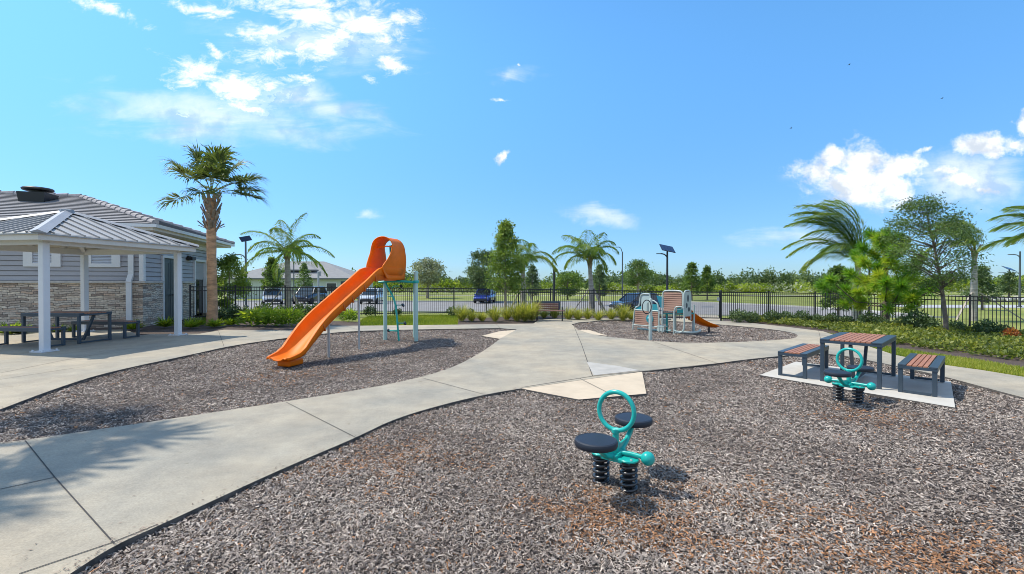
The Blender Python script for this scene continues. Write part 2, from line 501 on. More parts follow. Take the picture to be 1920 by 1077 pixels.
def axis(lo, hi, near, step, grow=1.25):
    a = list(np.arange(-near, near + 1e-6, step)); x = near; s = step
    while x < hi: s *= grow; x += s; a.append(min(x, hi))
    x = -near; s = step
    while x > lo: s *= grow; x -= s; a.insert(0, max(x, lo))
    return np.array(a)
gx = axis(-900, 900, 30, 2.0); gy = np.concatenate([np.arange(-24, 80, 1.0), 80 * 1.2 ** np.arange(0, 17)])
XX, YY = np.meshgrid(gx, gy)
ZZ = gz(XX, YY) - 0.06
nx, ny = len(gx), len(gy)
idx = np.arange(nx * ny).reshape(ny, nx)
F = np.stack([idx[:-1, :-1], idx[:-1, 1:], idx[1:, 1:], idx[1:, :-1]], -1).reshape(-1, 4)
o = npmesh('ground', np.stack([XX, YY, ZZ], -1).reshape(-1, 3), F, M_LAWN, smooth=True)
tag(o, 'green mown lawn running out to the hedge and trees', 'lawn', kind='structure')

def slab(name, outer, holes, z0, z1, mats, label, cat, kind='structure', side=True):
    """Flat slab following the fall of the ground; holes are cut right through."""
    loops = [[Vector((x, y, 0)) for x, y in outer]] + [[Vector((x, y, 0)) for x, y in h] for h in holes]
    tris = tessellate_polygon(loops)
    flat = [p for lp in loops for p in lp]
    mb = MB()
    mb.add([(p.x, p.y, float(gz(p.x, p.y)) + z1) for p in flat], [tuple(t) for t in tris])
    if side:
        for lp in loops:
            n = len(lp); vs = []
            for p in lp: vs += [(p.x, p.y, float(gz(p.x, p.y)) + z1), (p.x, p.y, float(gz(p.x, p.y)) + z0)]
            mb.add(vs, [(2 * i, 2 * ((i + 1) % n), 2 * ((i + 1) % n) + 1, 2 * i + 1) for i in range(n)], 1)
    me = bpy.data.meshes.new(name); me.from_pydata(mb.v, [], mb.f)
    for m in mats: me.materials.append(m)
    me.polygons.foreach_set('material_index', mb.mi)
    # tops face up
    bm = bmesh.new(); bm.from_mesh(me)
    for f in bm.faces:
        f.normal_update()
        if f.material_index == 0 and f.normal.z < 0: f.normal_flip()
    bm.to_mesh(me); bm.free()
    o = bpy.data.objects.new(name, me); COL.objects.link(o)
    return tag(o, label, cat, kind=kind)

def gl(*pp): return [G(*p) for p in pp]

PIT_L = chaikin(gl((0, 768), (100, 730), (200, 698), (365, 664), (430, 649), (527, 635), (619, 624.5), (674, 620.5), (787, 618), (900, 616), (938, 615.7)), 2, False) \
    + gl((969, 618)) + gl((903, 630)) * 0 + gl((938, 635)) \
    + chaikin(gl((938, 635.5), (905, 660), (849, 690), (785, 708.6), (700, 727), (530, 754), (317, 786), (190, 804.5), (47, 825.5), (0, 830)), 2, False) \
    + [(-5.9, 4.4), (-8.2, 3.9), (-10.4, 4.6), (-10.4, 6.4), (-8.4, 6.6)]
PIT_R = gl((1072, 608.5)) + chaikin(gl((1085, 605), (1140, 600.5), (1193, 599.5), (1260, 602), (1336, 607.6), (1400, 613), (1459, 619), (1490, 625), (1497, 629.5),
        (1490, 635), (1444, 638.5), (1380, 642), (1283, 643.5), (1222, 639.5), (1148, 633), (1109, 627), (1083, 618)), 2, False)
FRONT = [(13, 6.3)] + chaikin(gl((1920, 746), (1840, 725), (1767, 705), (1659, 682), (1590, 668), (1545, 663), (1492, 665), (1400, 674), (1335, 683), (1205, 696.5)), 2, False) \
    + chaikin(gl((975, 729), (920, 738), (840, 756), (740, 785), (665, 822), (560, 866), (470, 906), (300, 985), (215, 1022), (130, 1077)), 2, False) + [(-3.4, 1.75), (-5.5, 0.5)]
TOP = [(-17.4, 13.2), (-12.55, 14.75)] + gl((262, 629), (281, 627), (374, 626), (405, 621), (420, 618.5), (542, 620), (585, 614), (619, 611), (677, 611), (858, 609), (1000, 607), (1011, 600), (1056, 597),
         (1120, 596.5), (1193, 596.5), (1255, 597.5), (1290, 596), (1310, 590), (1345, 591), (1352, 601.4), (1420, 607), (1480, 613.7), (1543, 621.5), (1600, 640), (1675, 665), (1767, 684), (1840, 694), (1920, 707)) + [(13.5, 7.5)]
OUTER = TOP + FRONT + [(-14, 0.5), (-20, 4), (-20, 12.2)]
slab('path', OUTER, [PIT_L, PIT_R], -0.12, 0.0, [M_CONC, M_EDGE], 'pale concrete walkway winding between the mulch play areas', 'path')

def sheet(name, poly, z, m, label, cat):
    return slab(name, poly, [], z, z, [m, m], label, cat, side=False)
FR_OPEN = list(reversed(FRONT)) + [(16, 6.0), (16, -6), (-9, -6), (-9, 0)]
sheet('mulch_ground', FR_OPEN, -0.050, M_MULCHB, 'dark base of the near mulch play area', 'mulch')
def grow(poly, k=0.08):
    cx = sum(p[0] for p in poly) / len(poly); cy = sum(p[1] for p in poly) / len(poly)
    return [(x + (x - cx) * 0.02, y + (y - cy) * 0.02) for x, y in poly]
sheet('mulch_ground', grow(PIT_L), -0.050, M_MULCHB, 'dark base of the mulch area under the big slide', 'mulch')
sheet('mulch_ground', grow(PIT_R), -0.050, M_MULCHB, 'dark base of the mulch area under the small playset', 'mulch')

def apron(px, label, zz=0.0, m=M_PALE):
    return slab('apron_slab', gl(*px), [], -0.10, zz, [m, M_EDGE], label, 'concrete slab')
AP_F = ((975, 728), (1204, 697), (1212, 738), (1085, 749))
apron(AP_F, 'pale beige concrete apron jutting into the near mulch by the spring rider', -0.003)
AP_L = ((903, 630), (935, 621.5), (968, 618.7), (937, 635.3))
apron(AP_L, 'pale beige concrete apron at the tip of the slide mulch', -0.003)
AP_R = ((1084, 618.5), (1104, 618.5), (1140, 630), (1110, 627))
apron(AP_R, 'narrow pale concrete apron on the near edge of the playset mulch', -0.003)
PAD = [G(1424, 703), G(1791, 764), G(1783, 715), G(1492, 678)]
o = slab('table_pad', PAD, [], -0.10, -0.004, [M_PAD, M_EDGE], 'white concrete pad in the mulch under the picnic table and two benches', 'concrete pad')

# saw-cut joints: thin dark strips lying on the concrete
jb = MB()
def joint(*pp, w=0.009):
    q = [Vector((*G(*p), 0)) for p in pp]
    for a, b in zip(q[:-1], q[1:]):
        k = max(1, int((b - a).length / 1.0)); d = (b - a).normalized(); s = Vector((-d.y, d.x, 0)) * w / 2
        for i in range(k):
            u, v = a.lerp(b, i / k), a.lerp(b, (i + 1) / k)
            jb.add([(p.x, p.y, float(gz(p.x, p.y)) + 0.004) for p in (u - s, v - s, v + s, u + s)], [(0, 1, 2, 3)])
joint((47, 826.5), (102, 895), (214, 1020)); joint((0, 918), (101, 896)); joint((36, 1077), (213, 1017.5)); joint((213, 1017), (296, 984))
joint((536, 754.5), (667, 821)); joint((791, 709), (911, 741)); joint((1076, 612), (1090, 645), (1111, 706), w=0.014)
joint((978, 727), (1110, 706), (1203, 697), w=0.014); joint((1223, 640.5), (1346, 682), w=0.014)
joint((0, 712), (170, 686)); joint((0, 700), (120, 676), (240, 655)); joint((420, 650), (410, 622)); joint((674, 620), (650, 612)); joint((1480, 637), (1640, 640))
joint((1087, 710), (1150, 742)); joint((1545, 663), (1535, 621)); joint((1700, 690), (1720, 674)); joint((938, 616), (930, 608)); joint((1112, 706), (1330, 683))
o = jb.build('path_joint', M_JOINT); tag(o, 'dark saw-cut joints across the concrete walkway', 'path joint', kind='structure')
# the greyer panel between the two middle joints
sheet('path_panel', gl((1113, 704.5), (1100, 679), (1160, 687), (1200, 695)), 0.0045, mat('grey_panel', (0.40, 0.375, 0.33), 0.85, var=0.12, scale=3), 'lighter grey concrete panel in the middle of the walkway', 'path panel')

# ------------------------------------------------------------------ wood-chip mulch
def chipmat():
    m = bpy.data.materials.new('chips'); m.use_nodes = True
    n = m.node_tree.nodes; p = n['Principled BSDF']; p.inputs['Roughness'].default_value = 0.85; p.inputs['Specular IOR Level'].default_value = 0.25
    a = n.new('ShaderNodeAttribute'); a.attribute_name = 'col'; m.node_tree.links.new(a.outputs['Color'], p.inputs['Base Color'])
    return m
M_CHIP = chipmat()
STAIN = [(*G(1130, 955), .38, 1), (*G(1265, 985), .30, .8), (*G(735, 850), .55, .55), (*G(1300, 905), .3, .4), (*G(1760, 1040), .45, 1), (*G(1830, 1060), .4, .9), (*G(1500, 960), .5, .4),
         (*G(1650, 780), .5, .5), (*G(1420, 1050), .35, .4), (*G(1230, 1000), .25, .8), (*G(540, 700), .7, .55), (*G(640, 690), .5, .4), (*G(1560, 1030), .3, .5)]
def chips(name, poly, n, ybias, label, margin, smin=1.0, ymax=30):
    xs = [p[0] for p in poly]; ys = [p[1] for p in poly]
    x0, x1, y0, y1 = min(xs), max(xs), min(ys), max(ys)
    PXY = []
    got = 0
    while got < n:
        k = n * 3
        x = rng.uniform(x0, x1, k); y = rng.uniform(y0, y1, k)
        keep = rng.uniform(0, 1, k) < np.clip((ybias / np.maximum(np.hypot(x, y), 1)), 0, 1) ** 1.35
        keep &= np.abs(x) < (1.16 * y + 0.7)
        keep &= inside(x, y, poly)
        for e in margin: keep &= ~inside(x, y, e)
        PXY.append(np.c_[x[keep], y[keep]]); got += keep.sum()
    P = np.concatenate(PXY)[:n]; x, y = P[:, 0], P[:, 1]
    d = np.hypot(x, y)
    sc = smin * np.clip(0.82 + 0.055 * d, 1.0, 1.9)
    ang = rng.uniform(0, 2 * np.pi, n); tilt = rng.normal(0, 0.28, n); roll = rng.normal(0, 0.5, n)
    L = rng.gamma(3.2, 0.0082, n).clip(0.008, 0.075) * sc; Wd = rng.uniform(0.0045, 0.0125, n) * sc
    D = np.c_[np.cos(ang) * np.cos(tilt), np.sin(ang) * np.cos(tilt), np.sin(tilt)]
    S = np.c_[-np.sin(ang) * np.cos(roll), np.cos(ang) * np.cos(roll), np.sin(roll)]
    N = np.cross(D, S)
    lump = 0.010 * np.sin(x * 5.1 + 1.3 * np.sin(y * 3.7)) * np.sin(y * 4.3 + 2)
    C = np.c_[x, y, gz(x, y) - 0.036 + lump + rng.uniform(-0.006, 0.014, n)]
    bend = rng.uniform(0.02, 0.16, n) * L
    V = np.empty((n, 6, 3))
    for i, (a, s) in enumerate(((-.5, .35), (-.5, -.35), (0, .5), (0, -.5), (.5, .3), (.5, -.3))):
        V[:, i] = C + D * (a * L)[:, None] + S * (s * Wd)[:, None] + N * ((bend if i in (2, 3) else -bend))[:, None]
    b = np.arange(n)[:, None] * 6
    F = np.concatenate([b + np.array([[0, 2, 3, 1]]), b + np.array([[2, 4, 5, 3]])], 1).reshape(-1, 4)
    lowf = .10 * np.sin(x * 1.9 + 2.1 * np.sin(y * 1.3)) + .08 * np.sin(x * 4.7 + y * 3.9) * np.sin(y * 5.3 - x * 2.2)
    t = np.clip(rng.beta(1.6, 2.0, n) + lowf, 0, 1)
    dark = np.array([0.125, 0.098, 0.083]); mid = np.array([0.325, 0.272, 0.228]); hi = np.array([0.58, 0.50, 0.42])
    col = np.where((t < .5)[:, None], dark + (mid - dark) * (t * 2)[:, None], mid + (hi - mid) * (t * 2 - 1)[:, None])
    org = np.zeros(n)
    for (sx, sy, r, k) in STAIN:
        wob = 1 + 0.35 * np.sin(5 * np.arctan2(y - sy, x - sx) + sx * 9) 
        org = np.maximum(org, k * np.clip(1.3 - np.hypot((x - sx) * .8, y - sy) / (r * wob), 0, 1))
    ochip = rng.uniform(0, 1, n) < (org * 0.6 + 0.035)
    oc = np.array([0.37, 0.19, 0.095]) * rng.uniform(0.45, 1.35, n)[:, None]
    col = np.where(ochip[:, None], oc, col) * rng.uniform(0.8, 1.15, n)[:, None]
    o = npmesh(name, V.reshape(-1, 3), F, M_CHIP, col=np.repeat(col, 2, 0))
    tag(o, label, 'mulch', kind='stuff')
    return o
chips('mulch_chips', FR_OPEN, int(240000 * Q), 3.2, 'grey brown wood chip mulch with rusty patches in the near play area', [PAD, gl(*AP_F)], 1.0)
chips('mulch_chips', PIT_L, int(70000 * Q), 6.0, 'grey brown wood chip mulch around the big orange slide', [gl(*AP_L)], 0.95)
chips('mulch_chips', PIT_R, int(32000 * Q), 15.0, 'brown wood chip mulch oval around the small playset', [gl(*AP_R)], 0.95)

# a few chips kicked on to the concrete
EDGES = [p for p in PIT_L[:-5] + FRONT[1:-2] + PIT_R]
n = 4200; i_ = rng.integers(0, len(EDGES) - 1, n); f_ = rng.uniform(0, 1, n)[:, None]; A_ = np.array(EDGES); near_ = np.linalg.norm(A_[i_] - A_[i_ + 1], axis=1) < 3
e = A_[i_] * (1 - f_) + A_[i_ + 1] * f_ + rng.normal(0, 1, (n, 2)) * np.where(rng.uniform(0, 1, n) < .75, .045, .25)[:, None]; e = e[near_]
k = inside(e[:, 0], e[:, 1], OUTER) & ~inside(e[:, 0], e[:, 1], PIT_L) & ~inside(e[:, 0], e[:, 1], PIT_R)
e = e[k]; n = len(e); a = rng.uniform(0, 6.28, n); L = rng.uniform(.01, .04, n); w = rng.uniform(.004, .010, n)
V, F = leafquads(np.c_[e, gz(e[:, 0], e[:, 1]) + .005], np.c_[np.cos(a), np.sin(a), rng.uniform(0, .2, n)], np.c_[-np.sin(a), np.cos(a), np.zeros(n)], L, w)
tag(npmesh('stray_chips', V, F, M_CHIP, col=np.array([.24, .18, .14]) * rng.uniform(.5, 1.7, n)[:, None]), 'stray wood chips kicked on to the walkway edges', 'mulch', kind='stuff')
# ------------------------------------------------------------------ planting beds
BED_L = gl((281, 626.5), (374, 625.5), (405, 620.5), (420, 618), (542, 619.5), (585, 613.5), (619, 610.5), (676, 610.5)) + [G(676, 602), G(600, 600), G(520, 598), G(430, 597), G(400, 597), G(350, 597)] + [(-14.1, 19.0), (-12.9, 15.95), (-20, 13.9), (-20, 12.5), (-17.4, 13.25), (-12.55, 14.8), G(262, 628.5)]
sheet('planting_bed', BED_L, -0.035, M_SOIL, 'dark bark planting bed along the clubhouse and walkway', 'planting bed')
BED_C = gl((858, 608.5), (1000, 606.5), (1010, 599.5), (1056, 596.5), (1193, 596), (1255, 597), (1288, 596)) + gl((1285, 591), (1180, 590), (1060, 590), (990, 592), (860, 596))
sheet('planting_bed', BED_C, -0.035, M_SOIL, 'dark bark planting bed behind the park bench', 'planting bed')
BED_R = gl((1354, 601), (1420, 606.6), (1480, 613.3), (1543, 621), (1600, 637), (1650, 648), (1740, 662), (1840, 676), (1920, 690)) + [(14.5, 9.2), (26, 9), (26, 12), (19.6, 16.6), (15.0, 21.3)] + gl((1500, 597), (1400, 598), (1356, 597))
sheet('planting_bed', BED_R, -0.035, M_SOIL, 'dark bark planting bed along the fence on the right', 'planting bed')

# ------------------------------------------------------------------ car park and roads beyond the fence
def gridpatch(name, x0, x1, y0, y1, z, m, label, cat, cut=None):
    xs = np.linspace(x0, x1, int((x1 - x0) / 2) + 1); ys = np.linspace(y0, y1, max(2, int((y1 - y0) / 1.0) + 1))
    X, Y = np.meshgrid(xs, ys)
    if cut: X = cut(X, Y)
    i = np.arange(X.size).reshape(X.shape)
    F = np.stack([i[:-1, :-1], i[:-1, 1:], i[1:, 1:], i[1:, :-1]], -1).reshape(-1, 4)
    o = npmesh(name, np.stack([X, Y, gz(X, Y) + z], -1).reshape(-1, 3), F, m, smooth=True)
    return tag(o, label, cat, kind='structure')
def cp_end(X, Y):   # rounded right-hand end of the car park
    t = (X + 46) / 70.0; end = 30 - 0.035 * (Y - 36) ** 2
    return -46 + t * (end + 46)
gridpatch('car_park', -46, 24, 29.0, 53.0, -0.045, M_ASPH, 'grey asphalt car park behind the black fence', 'car park', cp_end)
gridpatch('road', 38, 140, 43, 47.5, -0.03, mat('road', (0.40, 0.40, 0.40), 0.9, var=0.1, scale=1), 'pale grey road beyond the lawn on the right', 'road')
def kerb(name, pts, label, w=0.16, h=0.10):
    mb = MB(); n = len(pts)
    L = []; Rr = []
    for i in range(n):
        a, b = Vector(pts[max(i - 1, 0)]), Vector(pts[min(i + 1, n - 1)]); d = (b - a).normalized(); s = Vector((-d.y, d.x)) * w / 2
        L.append(Vector(pts[i]) + s); Rr.append(Vector(pts[i]) - s)
    for i in range(n - 1):
        q = [L[i], L[i + 1], Rr[i + 1], Rr[i]]
        lo = [(p.x, p.y, float(gz(p.x, p.y)) - 0.07) for p in q]; hi = [(p.x, p.y, float(gz(p.x, p.y)) + h - 0.05) for p in q]
        mb.add(lo + hi, [(4, 5, 6, 7), (0, 1, 5, 4), (1, 2, 6, 5), (2, 3, 7, 6), (3, 0, 4, 7)])
    o = mb.build(name, M_KERB); return tag(o, label, 'kerb', kind='structure')
ys = np.linspace(29, 53, 16)
kerb('kerb', [(x, 28.9) for x in np.arange(-46, 27.7, 2)] + [(30.1 - 0.035 * (y - 36) ** 2, y) for y in ys] + [(x, 53.1) for x in np.arange(19, -47, -2.0)], 'pale concrete kerb round the car park', 0.22, 0.13)
gridpatch('verge', -90, 90, 79.0, 81.0, -0.04, mat('verge', (0.42, 0.40, 0.35), .9, var=.15, scale=.6), 'pale track running along the foot of the far hedge', 'track')

# ================================================================== CLUBHOUSE
def stonemat():
    m = bpy.data.materials.new('ledgestone'); m.use_nodes = True
    nt = m.node_tree; n = nt.nodes; l = nt.links; p = n['Principled BSDF']; p.inputs['Roughness'].default_value = 0.9
    co = n.new('ShaderNodeTexCoord'); s = n.new('ShaderNodeSeparateXYZ'); l.new(co.outputs['Object'], s.inputs[0])
    a = n.new('ShaderNodeMath'); a.operation = 'ADD'; l.new(s.outputs[0], a.inputs[0]); l.new(s.outputs[1], a.inputs[1])
    nz = n.new('ShaderNodeTexNoise'); nz.inputs['Scale'].default_value = 2.3; nz.inputs['Detail'].default_value = 3; l.new(co.outputs['Object'], nz.inputs['Vector'])
    w = n.new('ShaderNodeMath'); w.operation = 'MULTIPLY_ADD'; l.new(nz.outputs['Fac'], w.inputs[0]); w.inputs[1].default_value = 0.16; l.new(s.outputs[2], w.inputs[2])
    c = n.new('ShaderNodeCombineXYZ'); l.new(a.outputs[0], c.inputs[0]); l.new(w.outputs[0], c.inputs[1])
    b = n.new('ShaderNodeTexBrick'); l.new(c.outputs[0], b.inputs['Vector'])
    b.inputs['Scale'].default_value = 1.0; b.inputs['Brick Width'].default_value = 0.34; b.inputs['Row Height'].default_value = 0.075
    b.inputs['Mortar Size'].default_value = 0.006; b.inputs['Mortar Smooth'].default_value = 0.4; b.offset = 0.37; b.squash = 1.7; b.squash_frequency = 3
    b.inputs['Color1'].default_value = (0, 0, 0, 1); b.inputs['Color2'].default_value = (1, 1, 1, 1); b.inputs['Mortar'].default_value = (0.5, 0.5, 0.5, 1)
    b.inputs['Bias'].default_value = 0
    r = n.new('ShaderNodeValToRGB')
    cols = [(0, (0.29, 0.225, 0.18)), (.25, (0.54, 0.44, 0.345)), (.5, (0.68, 0.60, 0.50)), (.7, (0.60, 0.43, 0.31)), (.85, (0.80, 0.69, 0.54)), (1, (0.45, 0.38, 0.315))]
    while len(r.color_ramp.elements) < len(cols): r.color_ramp.elements.new(.5)
    for e, (q, k) in zip(r.color_ramp.elements, cols): e.position = q; e.color = (*k, 1)
    l.new(b.outputs['Color'], r.inputs[0])
    n2 = n.new('ShaderNodeTexNoise'); n2.inputs['Scale'].default_value = 14; n2.inputs['Detail'].default_value = 6; l.new(co.outputs['Object'], n2.inputs['Vector'])
    r2 = n.new('ShaderNodeValToRGB'); r2.color_ramp.elements[0].position = .3; r2.color_ramp.elements[0].color = (.78, .76, .74, 1); r2.color_ramp.elements[1].position = .7; r2.color_ramp.elements[1].color = (1.25, 1.22, 1.2, 1)
    l.new(n2.outputs['Fac'], r2.inputs[0])
    mx = n.new('ShaderNodeMix'); mx.data_type = 'RGBA'; mx.blend_type = 'MULTIPLY'; mx.inputs[0].default_value = 1; l.new(r.outputs[0], mx.inputs[6]); l.new(r2.outputs[0], mx.inputs[7])
    m2 = n.new('ShaderNodeMix'); m2.data_type = 'RGBA'; l.new(b.outputs['Fac'], m2.inputs[0]); l.new(mx.outputs[2], m2.inputs[6]); m2.inputs[7].default_value = (0.16, 0.14, 0.12, 1)
    l.new(m2.outputs[2], p.inputs['Base Color'])
    h = n.new('ShaderNodeMath'); h.operation = 'SUBTRACT'; l.new(b.outputs['Color'], h.inputs[0]); l.new(b.outputs['Fac'], h.inputs[1])
    h2 = n.new('ShaderNodeMath'); h2.operation = 'ADD'; l.new(h.outputs[0], h2.inputs[0]); l.new(n2.outputs['Fac'], h2.inputs[1])
    bp = n.new('ShaderNodeBump'); bp.inputs['Strength'].default_value = 1; bp.inputs['Distance'].default_value = 0.04; l.new(h2.outputs[0], bp.inputs['Height']); l.new(bp.outputs[0], p.inputs['Normal'])
    return m
M_STONE = stonemat()
M_SIDE = mat('siding_paint', (0.42, 0.41, 0.425), 0.6, var=0.04, scale=1.5)
M_TRIM = mat('white_trim', (0.76, 0.75, 0.73), 0.55, var=0.03, scale=3)
M_FASC = mat('cream_fascia', (0.66, 0.62, 0.55), 0.55, var=0.04, scale=3)
M_TILE = mat('roof_tile', (0.33, 0.32, 0.325), 0.85, var=0.22, scale=3.5, bump=0.3, bscale=30, stretch=(1, 1, 1))
M_DOOR = mat('door_paint', (0.055, 0.075, 0.085), 0.4)
M_BLACK = mat('black_metal', (0.018, 0.018, 0.02), 0.45)
M_GLASS = mat('dark_glass', (0.02, 0.025, 0.03), 0.08, spec=0.8)
M_COURSE_SHADE = mat('course_shade', (0.11, 0.105, 0.105), 0.95)  # shade line under each tile course, painted dark on its riser
KX, KY = -12.9, 15.9
BRZ = math.atan2(0.276, 0.961)
bz = float(gz(KX, KY)) - 0.05
clb = thing('clubhouse', 'grey sided clubhouse with stone base and hipped tile roof at the left edge', 'building', (KX, KY, bz), BRZ)
BW, BD = 14.0, 7.2            # along local -x, local +y
ZC, ZE = 1.56, 3.36            # stone cap, eave (local)
mb = MB()
mb.box((-BW / 2, 0.09, ZC / 2), (BW + 0.0, 0.18, ZC)); mb.box((-0.09, (1.5 + 0.18) / 2, ZC / 2), (0.18, 1.5 - 0.18, ZC)); mb.box((-0.09, (3.2 + 4.55) / 2, ZC / 2), (0.18, 4.55 - 3.2, ZC)); mb.box((-0.09, (5.95 + BD) / 2, ZC / 2), (0.18, BD - 5.95, ZC))
o = mb.build('stone_base', M_STONE, clb)
mb = MB()   # cap course
mb.box((-BW / 2 + 0.02, 0.055, ZC + 0.035), (BW + 0.13, 0.25, 0.07)); mb.box((-0.055, (0.18 + 1.5) / 2, ZC + 0.035), (0.25, 1.5 - 0.18, 0.07)); mb.box((-0.055, (3.2 + 4.55) / 2, ZC + 0.035), (0.25, 4.55 - 3.2, 0.07)); mb.box((-0.055, (5.95 + BD) / 2, ZC + 0.035), (0.25, BD - 5.95, 0.07))
mb.build('stone_cap', mat('cap_stone', (0.55, 0.51, 0.46), 0.8, var=.12, scale=6), clb)
def siding(segs, z0, z1, step=0.165):
    """Lap siding; segs are (p0, p1, outward normal) runs in local xy."""
    mb = MB()
    for (p, q, nn) in segs:
        z = z0
        while z < z1 - 1e-3:
            zt = min(z + step, z1)
            a = Vector((*p, 0)); b = Vector((*q, 0)); o1 = Vector((*nn, 0))
            lo, hi = 0.028, 0.006
            vs = [a + o1 * lo + Vector((0, 0, z)), b + o1 * lo + Vector((0, 0, z)), b + o1 * hi + Vector((0, 0, zt)), a + o1 * hi + Vector((0, 0, zt)),
                  a + Vector((0, 0, z)), b + Vector((0, 0, z))]
            mb.add(vs, [(0, 1, 2, 3)]); g0 = a + o1 * (lo + .002) + Vector((0, 0, z - .002)); g1 = b + o1 * (lo + .002) + Vector((0, 0, z - .002)); mb.add([vs[4], vs[5], g1, g0, g1 + Vector((0, 0, .014)), g0 + Vector((0, 0, .014))], [(0, 1, 2, 3), (3, 2, 4, 5)], 1)  # dark strip paints the shadow line under each board's lower edge
            z = zt
    return mb
fy, fx = 0.06, -0.06
wall = siding([((-BW, fy), (0.0 + fx, fy), (0, -1)), ((fx, fy), (fx, 1.5), (1, 0)), ((fx, 3.2), (fx, 4.55), (1, 0)), ((fx, 5.95), (fx, BD), (1, 0))], ZC + 0.072, ZE)
mb = siding([((fx, 1.5), (fx, 3.2), (1, 0)), ((fx, 4.55), (fx, 5.95), (1, 0))], 2.62, ZE)
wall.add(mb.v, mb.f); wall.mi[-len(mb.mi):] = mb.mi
wall.box((-BW, BD / 2, ZE / 2), (0.1, BD, ZE)); wall.box((-BW / 2, BD, ZE / 2), (BW, 0.1, ZE))
wall.build('wall', [M_SIDE, mat('lap_shade', (.12, .115, .12), .9)], clb)
mb = MB(); mb.box((0.0 - 0.02, 0.0 + 0.02, (ZC + 0.072 + ZE) / 2), (0.13, 0.16, ZE - ZC - 0.072)); mb.build('corner_board', M_TRIM, clb); mb = MB(); mb.box((-0.03, BD - 0.05, (ZC + 0.072 + ZE) / 2), (0.10, 0.16, ZE - ZC - 0.072)); mb.build('corner_board', M_TRIM, clb)
# frieze, soffit, fascia
OV = 0.55
mb = MB(); mb.box((-BW / 2, 0.035, ZE - 0.14), (BW + 0.02, 0.07, 0.28)); mb.box((-0.0, BD / 2, ZE - 0.14), (0.07, BD - 0.1, 0.28)); mb.build('frieze', M_FASC, clb)
mb = MB(); mb.box((-BW / 2, BD / 2, ZE + 0.02), (BW + 2 * OV - 0.02, BD + 2 * OV - 0.02, 0.03)); mb.build('soffit', M_FASC, clb)
mb = MB(); zf = ZE + 0.09
mb.box((-BW / 2, -OV, zf), (BW + 2 * OV, 0.05, 0.20)); mb.box((OV, BD / 2, zf), (0.05, BD + 2 * OV - 0.06, 0.20)); mb.box((-BW / 2, BD + OV, zf), (BW + 2 * OV, 0.05, 0.20)); mb.build('fascia', M_FASC, clb)
mb = MB()
def gut(p, q): mb.beam(p, q, 0.12, 0.11)
gut((-BW, -OV - 0.09, zf + 0.05), (OV + 0.14, -OV - 0.09, zf + 0.05)); gut((OV + 0.09, -OV - 0.03, zf + 0.05), (OV + 0.09, BD + OV + 0.1, zf + 0.05)); mb.build('gutter', M_TRIM, clb)
# tiled hip roof: every course is a step of real geometry
mb = MB(); SL = 0.338; OE = OV + 0.10
x0, x1, y0, y1 = -BW - OE, OE, -OE, BD + OE
half = (y1 - y0) / 2; zr = ZE + 0.20
NC = 17
def quad4(a, b, c, d, mi=0): mb.add([a, b, c, d], [(0, 1, 2, 3)], mi)
for i in range(NC):
    s0, s1 = half * i / NC, half * (i + 1) / NC
    za, zb = zr + SL * s0 + 0.035, zr + SL * s1 + 0.002
    for k in range(4):
        if k == 0: e = lambda s, z: ((x0 + s, y0 + s, z), (x1 - s, y0 + s, z))
        if k == 1: e = lambda s, z: ((x1 - s, y0 + s, z), (x1 - s, y1 - s, z))
        if k == 2: e = lambda s, z: ((x1 - s, y1 - s, z), (x0 + s, y1 - s, z))
        if k == 3: e = lambda s, z: ((x0 + s, y1 - s, z), (x0 + s, y0 + s, z))
        a, b = e(s0, za); c, d = e(s1, zb); quad4(a, b, d, c)
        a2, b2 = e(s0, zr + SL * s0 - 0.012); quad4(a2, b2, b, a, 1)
rf = mb.build('roof', [M_TILE, M_COURSE_SHADE], clb)
mb = MB()   # hip and ridge caps, overlapping half-round tiles
def caps(p, q, n, r=0.11):
    p, q = Vector(p), Vector(q)
    for i in range(n):
        a, b = p.lerp(q, i / n), p.lerp(q, (i + 1.18) / n if i < n - 1 else 1)
        mb.tube([a + Vector((0, 0, 0.02)), b + Vector((0, 0, -0.01))], [r, r * 0.82], 8)
zt = zr + SL * half
caps((x1, y0, zr + .03), (x1 - half, y0 + half, zt + .03), 15); caps((x1, y1, zr + .03), (x1 - half, y1 - half, zt + .03), 15)
caps((x1 - half, y0 + half, zt + .03), (x0 + half, y0 + half, zt + .03), 16)
mb.build('ridge_tiles', mat('ridge_tile', (0.38, 0.345, 0.335), .85, var=.25, scale=5), rf, smooth=40)
# roof fan on the front slope
vx, vy = -4.45, half - OE - 0.95
vz = zr + SL * (vy - y0)
fan = thing('roof_vent', 'black round-capped exhaust fan on the clubhouse tile roof', 'roof vent', Matrix.Rotation(BRZ, 3, 'Z') @ Vector((vx, vy, 0)) + Vector((KX, KY, bz + vz)), BRZ)
mb = MB()
for (w, z) in (): pass
def frus(mb, w0, d0, z0, w1, d1, z1):
    vs = [(-w0, -d0, z0), (w0, -d0, z0), (w0, d0, z0), (-w0, d0, z0), (-w1, -d1, z1), (w1, -d1, z1), (w1, d1, z1), (-w1, d1, z1)]
    mb.add(vs, [(0, 1, 2, 3), (4, 5, 6, 7), (0, 1, 5, 4), (1, 2, 6, 5), (2, 3, 7, 6), (3, 0, 4, 7)])
frus(mb, 0.36, 0.34, -0.25, 0.42, 0.40, 0.26); mb.build('fan_base', M_BLACK, fan)
mb = MB(); mb.lathe([(0.22, 0.26), (0.23, 0.34), (0.40, 0.35), (0.44, 0.37), (0.455, 0.42), (0.42, 0.46), (0.22, 0.49), (0.01, 0.50)], n=28); mb.build('fan_cap', M_BLACK, fan, smooth=35)
